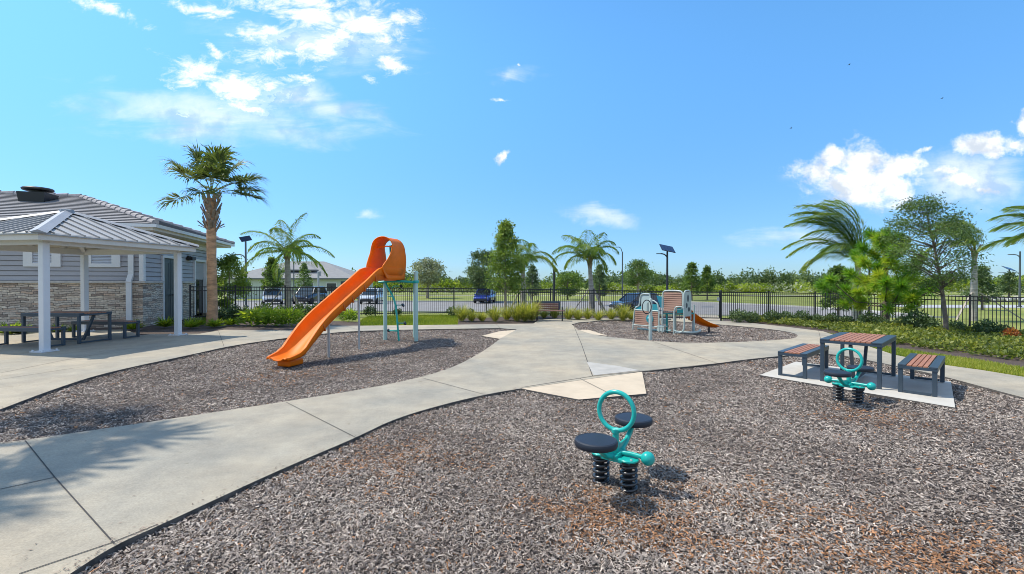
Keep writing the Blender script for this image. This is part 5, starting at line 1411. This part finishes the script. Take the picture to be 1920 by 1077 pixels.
# ---- long-needled pine
def pine(label, loc, H, Rad, seed=31):
    g_ = np.random.default_rng(seed); r = thing('pine_tree', label, 'tree', loc)
    trunk_mesh([(0, 0, -.1), (.02, 0, H * .4), (-.05, 0, H * .75), (.0, 0, H)], [.16, .12, .07, .03], M_BARK, r, n=10)
    mb = MB(); lv = Leaves()
    br = []
    for k in range(20):
        t = k / 19; z = .75 + (H - .95) * t ** .9; a = k * 2.399 + .6; L = Rad * (1.05 - .82 * t) * g_.uniform(.8, 1.15)
        br.append((z, a, L))
    br += [(.95, math.pi + .15, Rad * 1.45), (.85, math.pi - .35, Rad * 1.25), (.9, .05, Rad * 1.05), (1.1, math.pi + .9, Rad * 1.1), (1.0, -1.2, Rad * .95), (1.0, 4.3, Rad)]
    for (z, a, L) in br:
        p0 = np.array([0, 0, z]); d = np.array([math.cos(a), math.sin(a), .10]); p1 = p0 + d * L * .55 + np.array([0, 0, -.04]); p2 = p0 + d * L + np.array([0, 0, .28 * L])
        mb.tube([p0, p1, p2], [.035, .025, .012], 6, caps=False)
        for (c, dd, n, s_) in ((p2, d * .7 + np.array([0, 0, .7]), 200, 1.0), (p0 * .3 + p1 * .3 + p2 * .4 + g_.normal(0, .1, 3), d + np.array([0, 0, .3]), 160, .9), (p1 + g_.normal(0, .14, 3), d * .8 + np.array([0, 0, .2]), 110, .85)):
            if L < .5 and n < 150: continue
            n = int(n * 1.25); tw = unit(g_.normal(size=(n, 3)) * .85 + unit(np.array([dd]))[0] * .8 + np.array([-.22, 0, 0]))
            P = c + unit(np.array([dd]))[0] * g_.uniform(-.22, .10, n)[:, None]
            lv.quads(P, tw, g_.normal(size=(n, 3)), .42 * s_ * g_.uniform(.75, 1.15, n), .028, np.clip(g_.uniform(.3, 1.0) + g_.normal(0, .14, n), 0, 1))
    n = 260; tw = unit(g_.normal(size=(n, 3)) * .8 + np.array([0, 0, .9])); lv.quads(np.array([0, 0, H - .1]) + g_.normal(0, .06, (n, 3)), tw, g_.normal(size=(n, 3)), .38, .024, np.clip(.4 + g_.normal(0, .15, n), 0, 1))
    mb.build('limb', M_BARK, r, smooth=60); lv.build('crown', L_PINE, r); return r
pine('bright green long-needled young pine in front of the fence', at(PX(1660, 19.4), 19.4), 3.95, 1.8)

# ---- shrubs, clumps and bed plants
def shrub_proto(kind, seed):
    g_ = np.random.default_rng(seed); lv = Leaves()
    if kind == 'lime':        # fine bright rosettes of arching leaves
        n = 360; P = np.c_[g_.normal(0, .20, n), g_.normal(0, .20, n), g_.uniform(.05, .62, n) ** 1.0]
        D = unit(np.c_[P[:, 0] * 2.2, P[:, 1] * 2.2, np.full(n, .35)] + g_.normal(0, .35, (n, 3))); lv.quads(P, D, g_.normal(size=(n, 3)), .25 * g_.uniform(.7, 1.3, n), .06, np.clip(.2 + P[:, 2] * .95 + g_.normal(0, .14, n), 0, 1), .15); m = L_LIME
    elif kind == 'dark':
        n = 520; P = randdir(n, .8) * (g_.uniform(.2, 1, n) ** .5)[:, None] * np.array([.36, .36, .30]) + np.array([0, 0, .33])
        D = unit(P - np.array([0, 0, .25]) + g_.normal(0, .35, (n, 3))); lv.quads(P, D, g_.normal(size=(n, 3)), .11 * g_.uniform(.7, 1.3, n), .055, np.clip(g_.normal(.4, .2, n), 0, 1), .15); m = L_DARK
    elif kind == 'grass':
        n = 230; a = g_.uniform(0, 6.283, n); rr = g_.uniform(0, .14, n); P = np.c_[np.cos(a) * rr, np.sin(a) * rr, np.zeros(n)]
        lean = g_.uniform(.05, .95, n); D = np.c_[np.cos(a) * lean, np.sin(a) * lean, np.ones(n)]; S = np.c_[-np.sin(a), np.cos(a), np.zeros(n)]
        L = g_.uniform(.3, .85, n); tone = np.clip(g_.normal(.55, .2, n), 0, 1)
        lv.quads(P, D, S, L, .020, tone); D = unit(D); P2 = P + D * (L * .6)[:, None]; D2 = unit(D + np.c_[np.cos(a) * .6, np.sin(a) * .6, -np.ones(n) * .35]); lv.quads(P2, D2, S, L * .5, .016, np.clip(tone + .15, 0, 1)); m = L_GRASS
    elif kind == 'star':      # low strappy yellow-green rosette
        n = 110; a = g_.uniform(0, 6.283, n); el = g_.uniform(.15, 1.2, n); P = np.c_[np.cos(a) * .03, np.sin(a) * .03, np.full(n, .04)]
        D = np.c_[np.cos(a) * np.cos(el), np.sin(a) * np.cos(el), np.sin(el)]; S = np.c_[-np.sin(a), np.cos(a), np.zeros(n)]
        lv.quads(P, D, S, g_.uniform(.3, .48, n), .06, np.clip(g_.normal(.6, .2, n), 0, 1), .3); m = L_LIME
    return lv.build('foliage', m), m
def shrub_set(kind, name, cat, places, group, label, seeds=(1, 2, 3)):
    """places: (px, depth, scale, own label)."""
    protos = []
    for i, (px, Y, s, own) in enumerate(places):
        x = PX(px, Y); r = thing(name, own or label, cat, at(x, Y, -.03), random.uniform(0, 6.28), group); s *= random.uniform(.82, 1.12); r.scale = (s, s, s * random.uniform(.85, 1.2))
        if len(protos) < len(seeds):
            o, _ = shrub_proto(kind, seeds[len(protos)] + hash_(kind)); o.parent = r; protos.append(o)
        else:
            c = protos[i % len(protos)].copy(); COL.objects.link(c); c.parent = r
def hash_(s): return sum(ord(c) for c in s)
shrub_set('lime', 'lime_shrub', 'shrub', [(474, 16.8, .95, None), (509, 16.7, .82, None), (543, 16.8, .92, None), (592, 17.2, .8, None), (655, 19.0, .75, None)], 'lime green shrubs along the left bed', 'bright lime green shrub in the bed along the left walkway')
shrub_set('star', 'strappy_plant', 'plant', [(310, 15.6, .95, 'yellow green strappy plant left of the right shelter post'), (358, 15.5, .95, 'yellow green strappy plant just right of the shelter post'), (402, 15.9, .85, 'strappy plant at the foot of the cabbage palm'), (432, 16.6, .9, 'strappy plant right of the cabbage palm'), (372, 16.4, .7, 'smallest strappy plant just left of the cabbage palm trunk')], 'strappy plants round the cabbage palm', 'strappy plant')
shrub_set('star', 'strappy_plant', 'plant', [(18, 13.2, .9, None), (40, 13.4, .8, None), (108, 13.9, .7, None), (250, 14.7, .75, None), (142, 14.1, .6, None)], 'plants at the foot of the stone wall', 'small green plant at the foot of the stone wall under the shelter', seeds=(11, 12))
gr = [(x, 20.2 + .5 * math.sin(x), .85, None) for x in (866, 884, 904, 928, 950)] + [(970, 20.0, 1.0, None), (985, 20.0, 1.12, None), (998, 20.3, 1.05, None)] \
   + [(x, 21.3 + .4 * math.sin(x * 3), .95, None) for x in (1066, 1084, 1102, 1122, 1146, 1168, 1184)] + [(1020, 22.0, .8, None), (1040, 22.0, .8, None), (1204, 21.2, .85, None)]
shrub_set('grass', 'grass_clump', 'ornamental grass', gr, 'golden grass clumps along the fence', 'clump of golden ornamental grass in the bed along the fence')
dk = [(x, 17.9 + (x - 380) * .013, .95, None) for x in (420, 448, 494, 527, 566, 598)] + [(640, 20.6, .9, None), (694, 22.0, 1.0, None), (745, 22.4, .7, None), (848, 22.6, .75, None), (880, 22.8, .75, None), (920, 22.9, .7, None)]
shrub_set('dark', 'dark_shrub', 'shrub', dk, 'dark shrubs along the fence foot', 'dark green shrub at the foot of the black fence behind the left lawn and beds')
dk2 = [(1300, 21.0, .6, None), (1385, 20.6, 1.0, None), (1412, 20.6, .85, None), (1448, 20.8, .95, None), (1476, 20.6, .8, None), (1505, 20.6, .85, None), (1532, 20.4, .9, None), (1560, 20.2, .9, None), (1588, 19.8, .9, None), (1630, 18.9, .9, None), (1652, 18.5, .9, None), (1692, 18.0, .95, None), (1718, 17.6, 1.0, None), (1742, 17.2, .95, None), (1790, 16.8, .95, None), (1850, 16.0, .95, None), (1880, 15.7, .85, None)]
shrub_set('dark', 'dark_shrub', 'shrub', dk2, 'dark shrubs under the right fence', 'dark leafy shrub under the black fence on the right', seeds=(21, 22, 23))

# ---- low ground cover on the right and turf: past counting
def scatter(poly, n, near=1.0):
    xs = [p[0] for p in poly]; ys = [p[1] for p in poly]; out = []; got = 0
    while got < n:
        x = rng.uniform(min(xs), max(xs), n * 2); y = rng.uniform(min(ys), max(ys), n * 2); k = inside(x, y, poly) & (np.abs(x) < 1.25 * y + 1); out.append(np.c_[x[k], y[k]]); got += k.sum()
    return np.concatenate(out)[:n]
COVER = gl((1400, 604), (1480, 610), (1560, 620), (1610, 634), (1680, 647), (1760, 656), (1850, 668), (1920, 678)) + [(14.8, 10.0), (22, 10), (20.2, 15.0), (18.6, 16.9), (14.4, 20.9)] + gl((1480, 601), (1400, 600.5))
n = 26000; q = scatter(COVER, n)
clump = np.sin(q[:, 0] * 2.1 + np.sin(q[:, 1] * 1.7) * 1.5) * np.sin(q[:, 1] * 2.6 + q[:, 0])
h = (.12 + .10 * clump).clip(.02, .3) * rng.uniform(.2, 1.3, n)
keep = clump > -.55 + rng.uniform(-.3, .3, n); q, h, clump = q[keep], h[keep], clump[keep]; n = len(q)
lv = Leaves(); D = randdir(n); D[:, 2] = np.abs(D[:, 2]) * .6 + .1
lv.quads(np.c_[q[:, 0], q[:, 1], gz(q[:, 0], q[:, 1]) - .03 + h], D, rng.normal(size=(n, 3)), .12 * rng.uniform(.6, 1.4, n), .065, np.clip(.42 + .16 * clump + rng.normal(0, .17, n), 0, 1), .15)
tag(lv.build('ground_cover', L_COVER), 'low leafy green ground cover filling the right-hand bed', 'ground cover', kind='stuff')
def turf(poly, n, hgt, label, tone=.45, w=.012):
    q = scatter(poly, n); lv = Leaves(); a = rng.uniform(0, 6.283, n); ln = rng.uniform(0, .7, n)
    D = np.c_[np.cos(a) * ln, np.sin(a) * ln, np.ones(n)]; S = np.c_[-np.sin(a), np.cos(a), np.zeros(n)]
    pt = np.sin(q[:, 0] * 1.3 + 2 * np.sin(q[:, 1] * .9)) * .12
    lv.quads(np.c_[q[:, 0], q[:, 1], gz(q[:, 0], q[:, 1]) - .06], D, S, hgt * rng.uniform(.6, 1.3, n), w, np.clip(tone + pt + rng.normal(0, .17, n), 0, 1)); tag(lv.build('turf', L_TURF), label, 'grass', kind='stuff')
VERGE_R = gl((1548, 623), (1600, 638), (1675, 664), (1767, 683), (1840, 693), (1920, 706)) + [(13.2, 7.6), (15, 9.2)] + gl((1920, 690), (1840, 676), (1740, 662), (1650, 648), (1600, 636))
turf(VERGE_R, 22000, .10, 'yellow green turf edging the walkway on the right', .62)
LAWN_L = gl((676, 610), (858, 608.5), (858, 597), (858, 591), (800, 591), (690, 593), (676, 601))
turf(LAWN_L, 26000, .10, 'bright green lawn between the slide walkway and the fence', .42, .018)
LAWN_L2 = gl((385, 606), (470, 602), (470, 594), (380, 596))
turf(LAWN_L2, 9000, .10, 'strip of green lawn behind the cabbage palm', .25, .018)

# ---- hedge and treeline far beyond the car park
def band(name, m, label, cat, x0, x1, yy_, hmin, hmax, n, leaf, seed, lumps=3.2, depth=2.5, tone=(.2, .8)):
    g_ = np.random.default_rng(seed); lv = Leaves()
    nb = int(2.2 * (x1 - x0) / lumps); bx = g_.uniform(x0, x1, nb); by = yy_ + g_.uniform(0, depth, nb); bh = g_.uniform(hmin, hmax, nb) * (0.85 + .3 * np.sin(bx * .05 + seed)); bt = g_.uniform(tone[0], tone[1], nb); br_ = g_.uniform(.45, .9, nb) * lumps
    i = g_.integers(0, nb, n); u = randdir(n); u[:, 2] = np.abs(u[:, 2]) if True else u[:, 2]
    k = g_.uniform(.75, 1.0, n)
    P = np.c_[bx[i] + u[:, 0] * br_[i] * k, by[i] + u[:, 1] * br_[i] * .8 * k, u[:, 2] * bh[i] * k * g_.uniform(.3, 1.05, n)]
    D = unit(u + g_.normal(0, .7, (n, 3))); lv.quads(P, D, g_.normal(size=(n, 3)), leaf * g_.uniform(.6, 1.4, n), leaf * .7, np.clip(bt[i] + g_.normal(0, .15, n), 0, 1), .2)
    return tag(lv.build(name, m), label, cat, kind='stuff')
band('hedge', L_HEDGE, 'long bushy green hedge beyond the car park', 'hedge', -120, 130, 84, 2.0, 3.2, int(80000 * Q), .36, 41, 2.6, 2.0, (.15, .95))
band('grey_bushes', L_GREY, 'grey green bushes scattered through the far hedge', 'bushes', -60, 95, 83.2, 1.5, 2.6, int(6000 * Q), .32, 44, 9.0, .6)
band('treeline', L_DARK, 'dark uneven treeline on the horizon behind the hedge', 'treeline', -230, 230, 125, 4.0, 5.7, int(120000 * Q), .60, 42, 3.6, 14, (.25, .8))
band('treeline', L_DARK, 'far low woods closing the horizon', 'treeline', -420, 420, 230, 5.5, 8.5, int(70000 * Q), 1.3, 43, 9, 25, (.3, .8))

# ================================================================== FAR HOUSE
M_HROOF = mat('house_roof', (0.24, 0.24, 0.235), .9, var=.12, scale=1.5, stretch=(1, 1, 8))
M_HWALL = mat('house_wall', (0.55, 0.60, 0.53), .8, var=.05, scale=1)
hx, hy = PX(545, 64), 64
hz = float(gz(hx, hy)) + .15
ho = thing('far_house', 'long low house with a grey hipped roof beyond the car park', 'house', (hx, hy, hz - .05), R(4))
W2, D2 = 8.6, 6.0
mb = MB(); mb.box((0, D2, 1.35), (2 * W2, 2 * D2, 3.0)); mb.build('wall', M_HWALL, ho)
mb = MB(); e = .6
def hip(mb, x0, x1, y0, y1, z, sl, th=.14):
    hf = min((y1 - y0), (x1 - x0)) / 2; zr_ = z + sl * hf
    if (x1 - x0) >= (y1 - y0): r0, r1 = (x0 + hf, (y0 + y1) / 2, zr_), (x1 - hf, (y0 + y1) / 2, zr_)
    else: r0, r1 = ((x0 + x1) / 2, y0 + hf, zr_), ((x0 + x1) / 2, y1 - hf, zr_)
    c = [(x0, y0, z), (x1, y0, z), (x1, y1, z), (x0, y1, z)]; b = [(x, y, z - th) for x, y, _ in c]
    vs = c + [r0, r1] + b
    if (x1 - x0) >= (y1 - y0): fs = [(0, 1, 5, 4), (1, 2, 5), (2, 3, 4, 5), (3, 0, 4)]
    else: fs = [(0, 1, 4), (1, 2, 5, 4), (2, 3, 5), (3, 0, 4, 5)]
    mb.add(vs, fs + [(6, 7, 8, 9), (0, 6, 7, 1), (1, 7, 8, 2), (2, 8, 9, 3), (3, 9, 6, 0)])
hip(mb, -W2 - e, W2 + e, -e, 2 * D2 + e, 2.75, .40); hip(mb, -3.2, 3.0, 1.2, 2 * D2 - 2, 4.0, .42)
mb.build('roof', M_HROOF, ho)
mb = MB(); mb.box((0, -e - .03, 2.66), (2 * W2 + 2 * e + .1, .06, .2)); mb.box((W2 + e + .03, D2, 2.66), (.06, 2 * D2 + 2 * e, .2)); mb.build('fascia', mat('house_trim', (.16, .165, .17), .6), ho)
for x in (-6, -2.2, 2.4, 5.6):
    mb = MB()
    for (dx, dz, sx, sz) in ((0, .62, 1.5, .1), (0, -.62, 1.5, .1), (-.7, 0, .1, 1.14), (.7, 0, .1, 1.14)): mb.box((x + dx, -.02, 1.45 + dz), (sx, .08, sz))
    w_ = mb.build('window', M_TRIM, ho); mb = MB(); mb.box((x, -.012, 1.45), (1.3, .03, 1.14)); mb.build('pane', M_GLASS, w_)
mb = MB(); mb.box((7.6, -.02, 1.2), (1.4, .06, 2.2)); mb.build('porch_opening', M_GLASS, ho)

# ================================================================== LAMPS
M_POLE = mat('lamp_pole', (0.10, 0.115, 0.12), .45, metal=.3)
M_POLEK = mat('lamp_pole_black', (0.022, 0.024, 0.026), .45)
M_PANEL = mat('solar_cell', (0.015, 0.022, 0.06), .12, spec=.7)
M_PGREY = mat('pole_grey', (0.36, 0.39, 0.39), .5)
def lamp(label, px, Y, H, r, arm, m, panel=None, panel_tilt=0, arms2=False, name='street_lamp'):
    L = thing(name, label, 'street lamp', at(PX(px, Y), Y, -.06), 0, 'lamp posts round the car park')
    H += drop(Y); arm = (arm[0], arm[1], arm[2] + drop(Y))
    mb = MB(); mb.lathe([(r * 2.2, 0), (r * 2.2, .12), (r * 1.15, .16), (r * .8, H), (.01, H + .02)], n=12); mb.build('pole', m, L, smooth=40)
    for s in ((1, -1) if arms2 else (1,)):
        dx, dz, z0 = arm; dx *= s
        mb = MB(); mb.tube([(0, 0, z0), (dx * .25, 0, z0 + dz * .8), (dx * .5, 0, z0 + dz), (dx * .62, 0, z0 + dz)], r * .55, 8); am = mb.build('arm', m, L, smooth=40)
        mb = MB(); mb.rbox((dx * .82, 0, z0 + dz), (abs(dx) * .42, .24, .07), .02); mb.build('lamp_head', m, am)
    if panel:
        w, d_ = panel
        M = Matrix.Rotation(R(panel_tilt), 3, 'Y') @ Matrix.Rotation(R(28), 3, 'X')
        mb = MB(); mb.box((0, 0, H + .22), (w, d_, .05), tilt=M); mb.tube([(0, 0, H - .05), (0, 0, H + .2)], r * .7, 8); pn = mb.build('panel_frame', M_POLEK, L)
        mb = MB(); nn = M @ Vector((0, 0, .03))
        for i in range(4):
            for j in range(6):
                c = M @ Vector(((i - 1.5) * w * .235, (j - 2.5) * d_ * .157, 0)); mb.box((c.x + nn.x, c.y + nn.y, H + .22 + c.z + nn.z), (w * .22, d_ * .145, .012), tilt=M)
        mb.build('solar_cell', M_PANEL, pn)
    return L
lamp('black solar lamp post with a tilted panel behind the small playset', 1251, 45, 5.0, .11, (-1.05, .35, 4.35), M_POLEK, (1.35, 1.5), 12)
lamp('slim dark lamp pole with an angled head behind the grasses', 1167, 52, 5.3, .075, (-.75, .65, 5.2), M_POLE)
lamp('solar lamp post beside the young tree near the clubhouse', 461, 38, 5.0, .085, (-.95, .35, 3.55), M_POLE, (.45, .95), 58)
lamp('slim distant lamp pole behind the ringed grey palm', 551, 50, 5.1, .06, (.5, .2, 4.8), M_POLE)
lamp('tall lamp post with a single arm at the right edge', 1912, 44, 4.9, .08, (-1.05, .25, 4.35), M_POLE)
lamp('double-armed solar lamp low at the far right', 1892, 70, 3.7, .10, (-1.5, .3, 3.0), M_POLEK, (1.5, 1.2), 14, arms2=True)
lamp('solar lamp with its panel just right of the windswept pale-trunked palm', 1630, 33, 2.9, .08, (-.5, .15, 2.3), M_POLEK, (.95, .9), 14)
def plain_pole(label, px, Y, H, r, m, cap=None, name='pole'):
    L = thing(name, label, 'pole', at(PX(px, Y), Y, -.06))
    mb = MB(); mb.lathe([(r * 1.5, 0), (r * 1.5, .1), (r, .12), (r, H), (.01, H + .02)], n=10); mb.build('shaft', m, L, smooth=40)
    if cap: mb = MB(); mb.rbox(cap[0], cap[1], .02); mb.build('sign_plate', m, L)
plain_pole('dark pole rising behind the arched palm frond beyond the fence', 1039, 30, 3.0, .075, M_POLEK, ((.08, 0, 2.95), (.30, .12, .22)))
plain_pole('pale grey pole standing in front of the dark car', 597, 33, 2.9, .07, M_PGREY, ((.14, 0, 2.75), (.12, .06, .35)))

# ================================================================== CARS
def tint(c): return mat('car_paint_%02d%02d%02d' % tuple(int(k * 99) for k in c), c, .25, metal=.3, coat=.8)
M_TYRE = mat('tyre', (.015, .015, .016), .8); M_RIM = mat('rim', (.35, .36, .37), .3, metal=.8); M_CGL = mat('car_glass', (.015, .018, .022), .05, spec=.9)
M_RED = mat('tail_light', (.35, .01, .01), .25); M_HEAD = mat('head_light', (.7, .72, .75), .15); M_PLATE = mat('number_plate', (.7, .7, .68), .4); M_BUMP = mat('bumper', (.03, .03, .032), .6)
def car(label, px, Y, rz, color, L=4.6, Wd=1.82, H=1.62, suv=True):
    c = thing('parked_car', label, 'car', at(PX(px, Y), Y, -.045), rz, 'cars in the car park')
    m = tint(color)
    # lower body: rounded sections along its length; front at +x
    hl = L / 2; belt = H * .60
    stn = [(-hl, .42, belt * .86, .80), (-hl + .06, .30, belt * .97, .90), (-hl + .3, .24, belt * 1.0, .97), (-hl + .9, .22, belt, 1.0), (0, .22, belt * .98, 1.0), (hl - 1.25, .22, belt * .97, 1.0), (hl - .95, .22, belt * .92, .99), (hl - .35, .25, belt * .84, .94), (hl - .08, .32, belt * .74, .85), (hl, .42, belt * .62, .76)]
    mb = MB(); secs = []
    for (x, z0, z1, w) in stn:
        hwid = Wd / 2 * w; zm = (z0 + z1) / 2
        secs.append([(x, -hwid * .86, z0), (x, -hwid * .98, z0 + .1), (x, -hwid, zm), (x, -hwid * .97, z1 - .10), (x, -hwid * .88, z1), (x, hwid * .88, z1), (x, hwid * .97, z1 - .10), (x, hwid, zm), (x, hwid * .98, z0 + .1), (x, hwid * .86, z0)])
    k = 10
    mb.add([v for s_ in secs for v in s_], [(i * k + j, i * k + (j + 1) % k, (i + 1) * k + (j + 1) % k, (i + 1) * k + j) for i in range(len(secs) - 1) for j in range(k)] + [tuple(range(k - 1, -1, -1)), tuple((len(secs) - 1) * k + j for j in range(k))])
    rx0, rx1 = (-hl + .62, hl - 1.85) if suv else (-hl + 1.0, hl - 2.0)
    bx0, bx1 = (-hl + .22, hl - 1.15) if suv else (-hl + .45, hl - 1.2)
    rw, bw = Wd / 2 * .77, Wd / 2 * .90
    # roof panel and pillars
    top = [(rx0, -rw, H - .06), (rx1, -rw, H - .06), (rx1, rw, H - .06), (rx0, rw, H - .06)]
    mb.add([(rx0 + .05, -rw * .9, H), (rx1 - .1, -rw * .9, H), (rx1 - .1, rw * .9, H), (rx0 + .05, rw * .9, H)] + top, [(0, 1, 2, 3), (4, 5, 1, 0), (5, 6, 2, 1), (6, 7, 3, 2), (7, 4, 0, 3), (7, 6, 5, 4)])
    for s in (-1, 1):
        for (xa, xb, w) in ((bx1, rx1, .07), (bx0, rx0, .14), ((bx0 + bx1) / 2, (rx0 + rx1) / 2, .07)):
            mb.beam((xa, s * bw, belt - .02), (xb, s * rw, H - .05), w, .06, up=(0, s, 0))
    mb.build('body', m, c, smooth=35)
    mb = MB(); q = .02
    lo = [(bx0 + q, -bw + q, belt - .03), (bx1 - q, -bw + q, belt - .03), (bx1 - q, bw - q, belt - .03), (bx0 + q, bw - q, belt - .03)]; hi = [(rx0 + q, -rw + q, H - .055), (rx1 - q, -rw + q, H - .055), (rx1 - q, rw - q, H - .055), (rx0 + q, rw - q, H - .055)]
    mb.add(lo + hi, [(0, 1, 5, 4), (1, 2, 6, 5), (2, 3, 7, 6), (3, 0, 4, 7)]); mb.build('windows', M_CGL, c)
    for sx in (-1, 1):
        for sy in (-1, 1):
            x = sx * (hl - .88); y = sy * (Wd / 2 - .11); M = Matrix.Rotation(R(90), 3, 'X')
            mb = MB(); mb.lathe([(.19, -.11), (.31, -.11), (.335, -.08), (.335, .08), (.31, .11), (.19, .11)], (x, y, .335), 22, M=M); w_ = mb.build('wheel', M_TYRE, c, smooth=40)
            mb = MB(); mb.lathe([(.02, -.09), (.19, -.10), (.20, 0), (.19, .10), (.02, .09)], (x, y, .335), 16, M=M); mb.build('rim', M_RIM, w_, smooth=40)
    for s in (-1, 1):
        mb = MB(); mb.rbox((-hl + .06, s * Wd * .36, belt * .80), (.14, .22, .26), .02); mb.build('tail_light', M_RED, c)
        mb = MB(); mb.rbox((hl - .14, s * Wd * .33, belt * .64), (.2, .32, .13), .03); mb.build('headlight', M_HEAD, c)
        mb = MB(); mb.rbox((hl - 1.35, s * (Wd / 2 + .06), belt + .03), (.12, .16, .12), .03); mb.build('wing_mirror', m, c)
    for s in (-1, 1):
        mb = MB(); mb.rbox((s * (hl - .03), 0, .40), (.14, Wd * .78, .22), .03); mb.build('bumper', M_BUMP, c)
    mb = MB(); mb.box((-hl - .012, 0, belt * .72), (.03, .34, .15)); mb.build('number_plate', M_PLATE, c)
    if suv: mb = MB(); mb.box((hl - .05, 0, belt * .52), (.1, Wd * .5, .16)); mb.build('grille', M_BUMP, c)
    return c
car('silver car parked behind the fence left of the ringed palm', 511, 45.6, R(-62), (.55, .56, .58), L=4.6, H=1.55)
car('dark car parked square-on beside the pale grey pole', 581, 47.0, R(-92), (.02, .024, .04), H=1.75, Wd=1.9)
car('white car parked behind the slide', 699, 48, R(-90), (.70, .71, .73), H=1.6)
car('bright blue car parked left of the tall shaggy tree', 909, 50.5, R(-100), (.02, .05, .32), L=4.2, H=1.55)
car('dark blue car parked behind the grasses left of the playset', 1192, 38, R(-152), (.03, .045, .075), L=4.4, H=1.46)

# pale boulders along the far right edge of the lawn
M_ROCK = mat('pale_rock', (.52, .50, .47), .9, var=.25, scale=4, bump=.6, bscale=9)
gk = random.Random(3)
for k in range(12):
    px = 1832 + k * 8.5 + gk.uniform(-2, 2); Y = 56 + gk.uniform(-.6, .6)
    bm = bmesh.new(); bmesh.ops.create_icosphere(bm, subdivisions=2, radius=.5)
    for v in bm.verts: v.co = Vector((v.co.x * 1.0, v.co.y * .7, v.co.z * .62)) * (1 + .28 * math.sin(v.co.x * 7 + k) * math.cos(v.co.y * 6 + v.co.z * 5 + k))
    me = bpy.data.meshes.new('boulder'); bm.to_mesh(me); bm.free(); me.materials.append(M_ROCK)
    o = bpy.data.objects.new('boulder', me); COL.objects.link(o); o.location = at(PX(px, Y), Y, .18); tag(o, 'pale boulder in the row along the far road at the right edge', 'boulder', 'pale boulders along the far road')
# red-leaved shrub at the right edge
lv = Leaves(); n = 420; P = randdir(n) * (rng.uniform(.2, 1, n) ** .5)[:, None] * np.array([.34, .3, .26]) + np.array([0, 0, .30])
lv.quads(P, unit(P - np.array([0, 0, .2]) + rng.normal(0, .4, (n, 3))), rng.normal(size=(n, 3)), .12, .055, np.clip(rng.normal(.5, .25, n), 0, 1), .2)
rs_ = .55; rs = thing('copper_shrub', 'orange red leaved shrub under the fence at the right edge', 'shrub', at(PX(1897, 14.6), 14.6, -.03)); lv.build('foliage', leafmat('copper_leaf', [(.10, .03, .015), (.28, .07, .02), (.45, .16, .04), (.40, .30, .06)]), rs); rs.scale = (.6, .6, .75)
# birds
for (px, py, Y, lb) in ((1483, 241, 90, 'small dark bird left of the big white cloud'), (1766, 185, 90, 'small dark bird high above the big white cloud'), (1592, 122, 90, 'tiny dark bird highest in the blue sky')):
    d = ray(px, py); p = Vector((0, 0, CAM_H)) + d * (Y / d.y)
    mb = MB(); mb.tube([(-.22, 0, 0), (-.1, 0, .02), (.08, 0, .03), (.2, 0, .01)], [.01, .05, .05, .02], 8); b_ = mb.build('bird', M_RUB, loc=p, smooth=60); tag(b_, lb, 'bird', 'birds in the sky')
    mb = MB()
    for s in (-1, 1): mb.add([(.06, s * .03, .04), (-.1, s * .03, .03), (-.12, s * .38, .12), (-.02, s * .40, .13), (.06, s * .03, .028), (-.1, s * .03, .02), (-.12, s * .38, .11), (-.02, s * .40, .12)], [(0, 1, 2, 3), (7, 6, 5, 4), (0, 4, 5, 1), (1, 5, 6, 2), (2, 6, 7, 3), (3, 7, 4, 0)])
    mb.build('wing', M_RUB, b_)
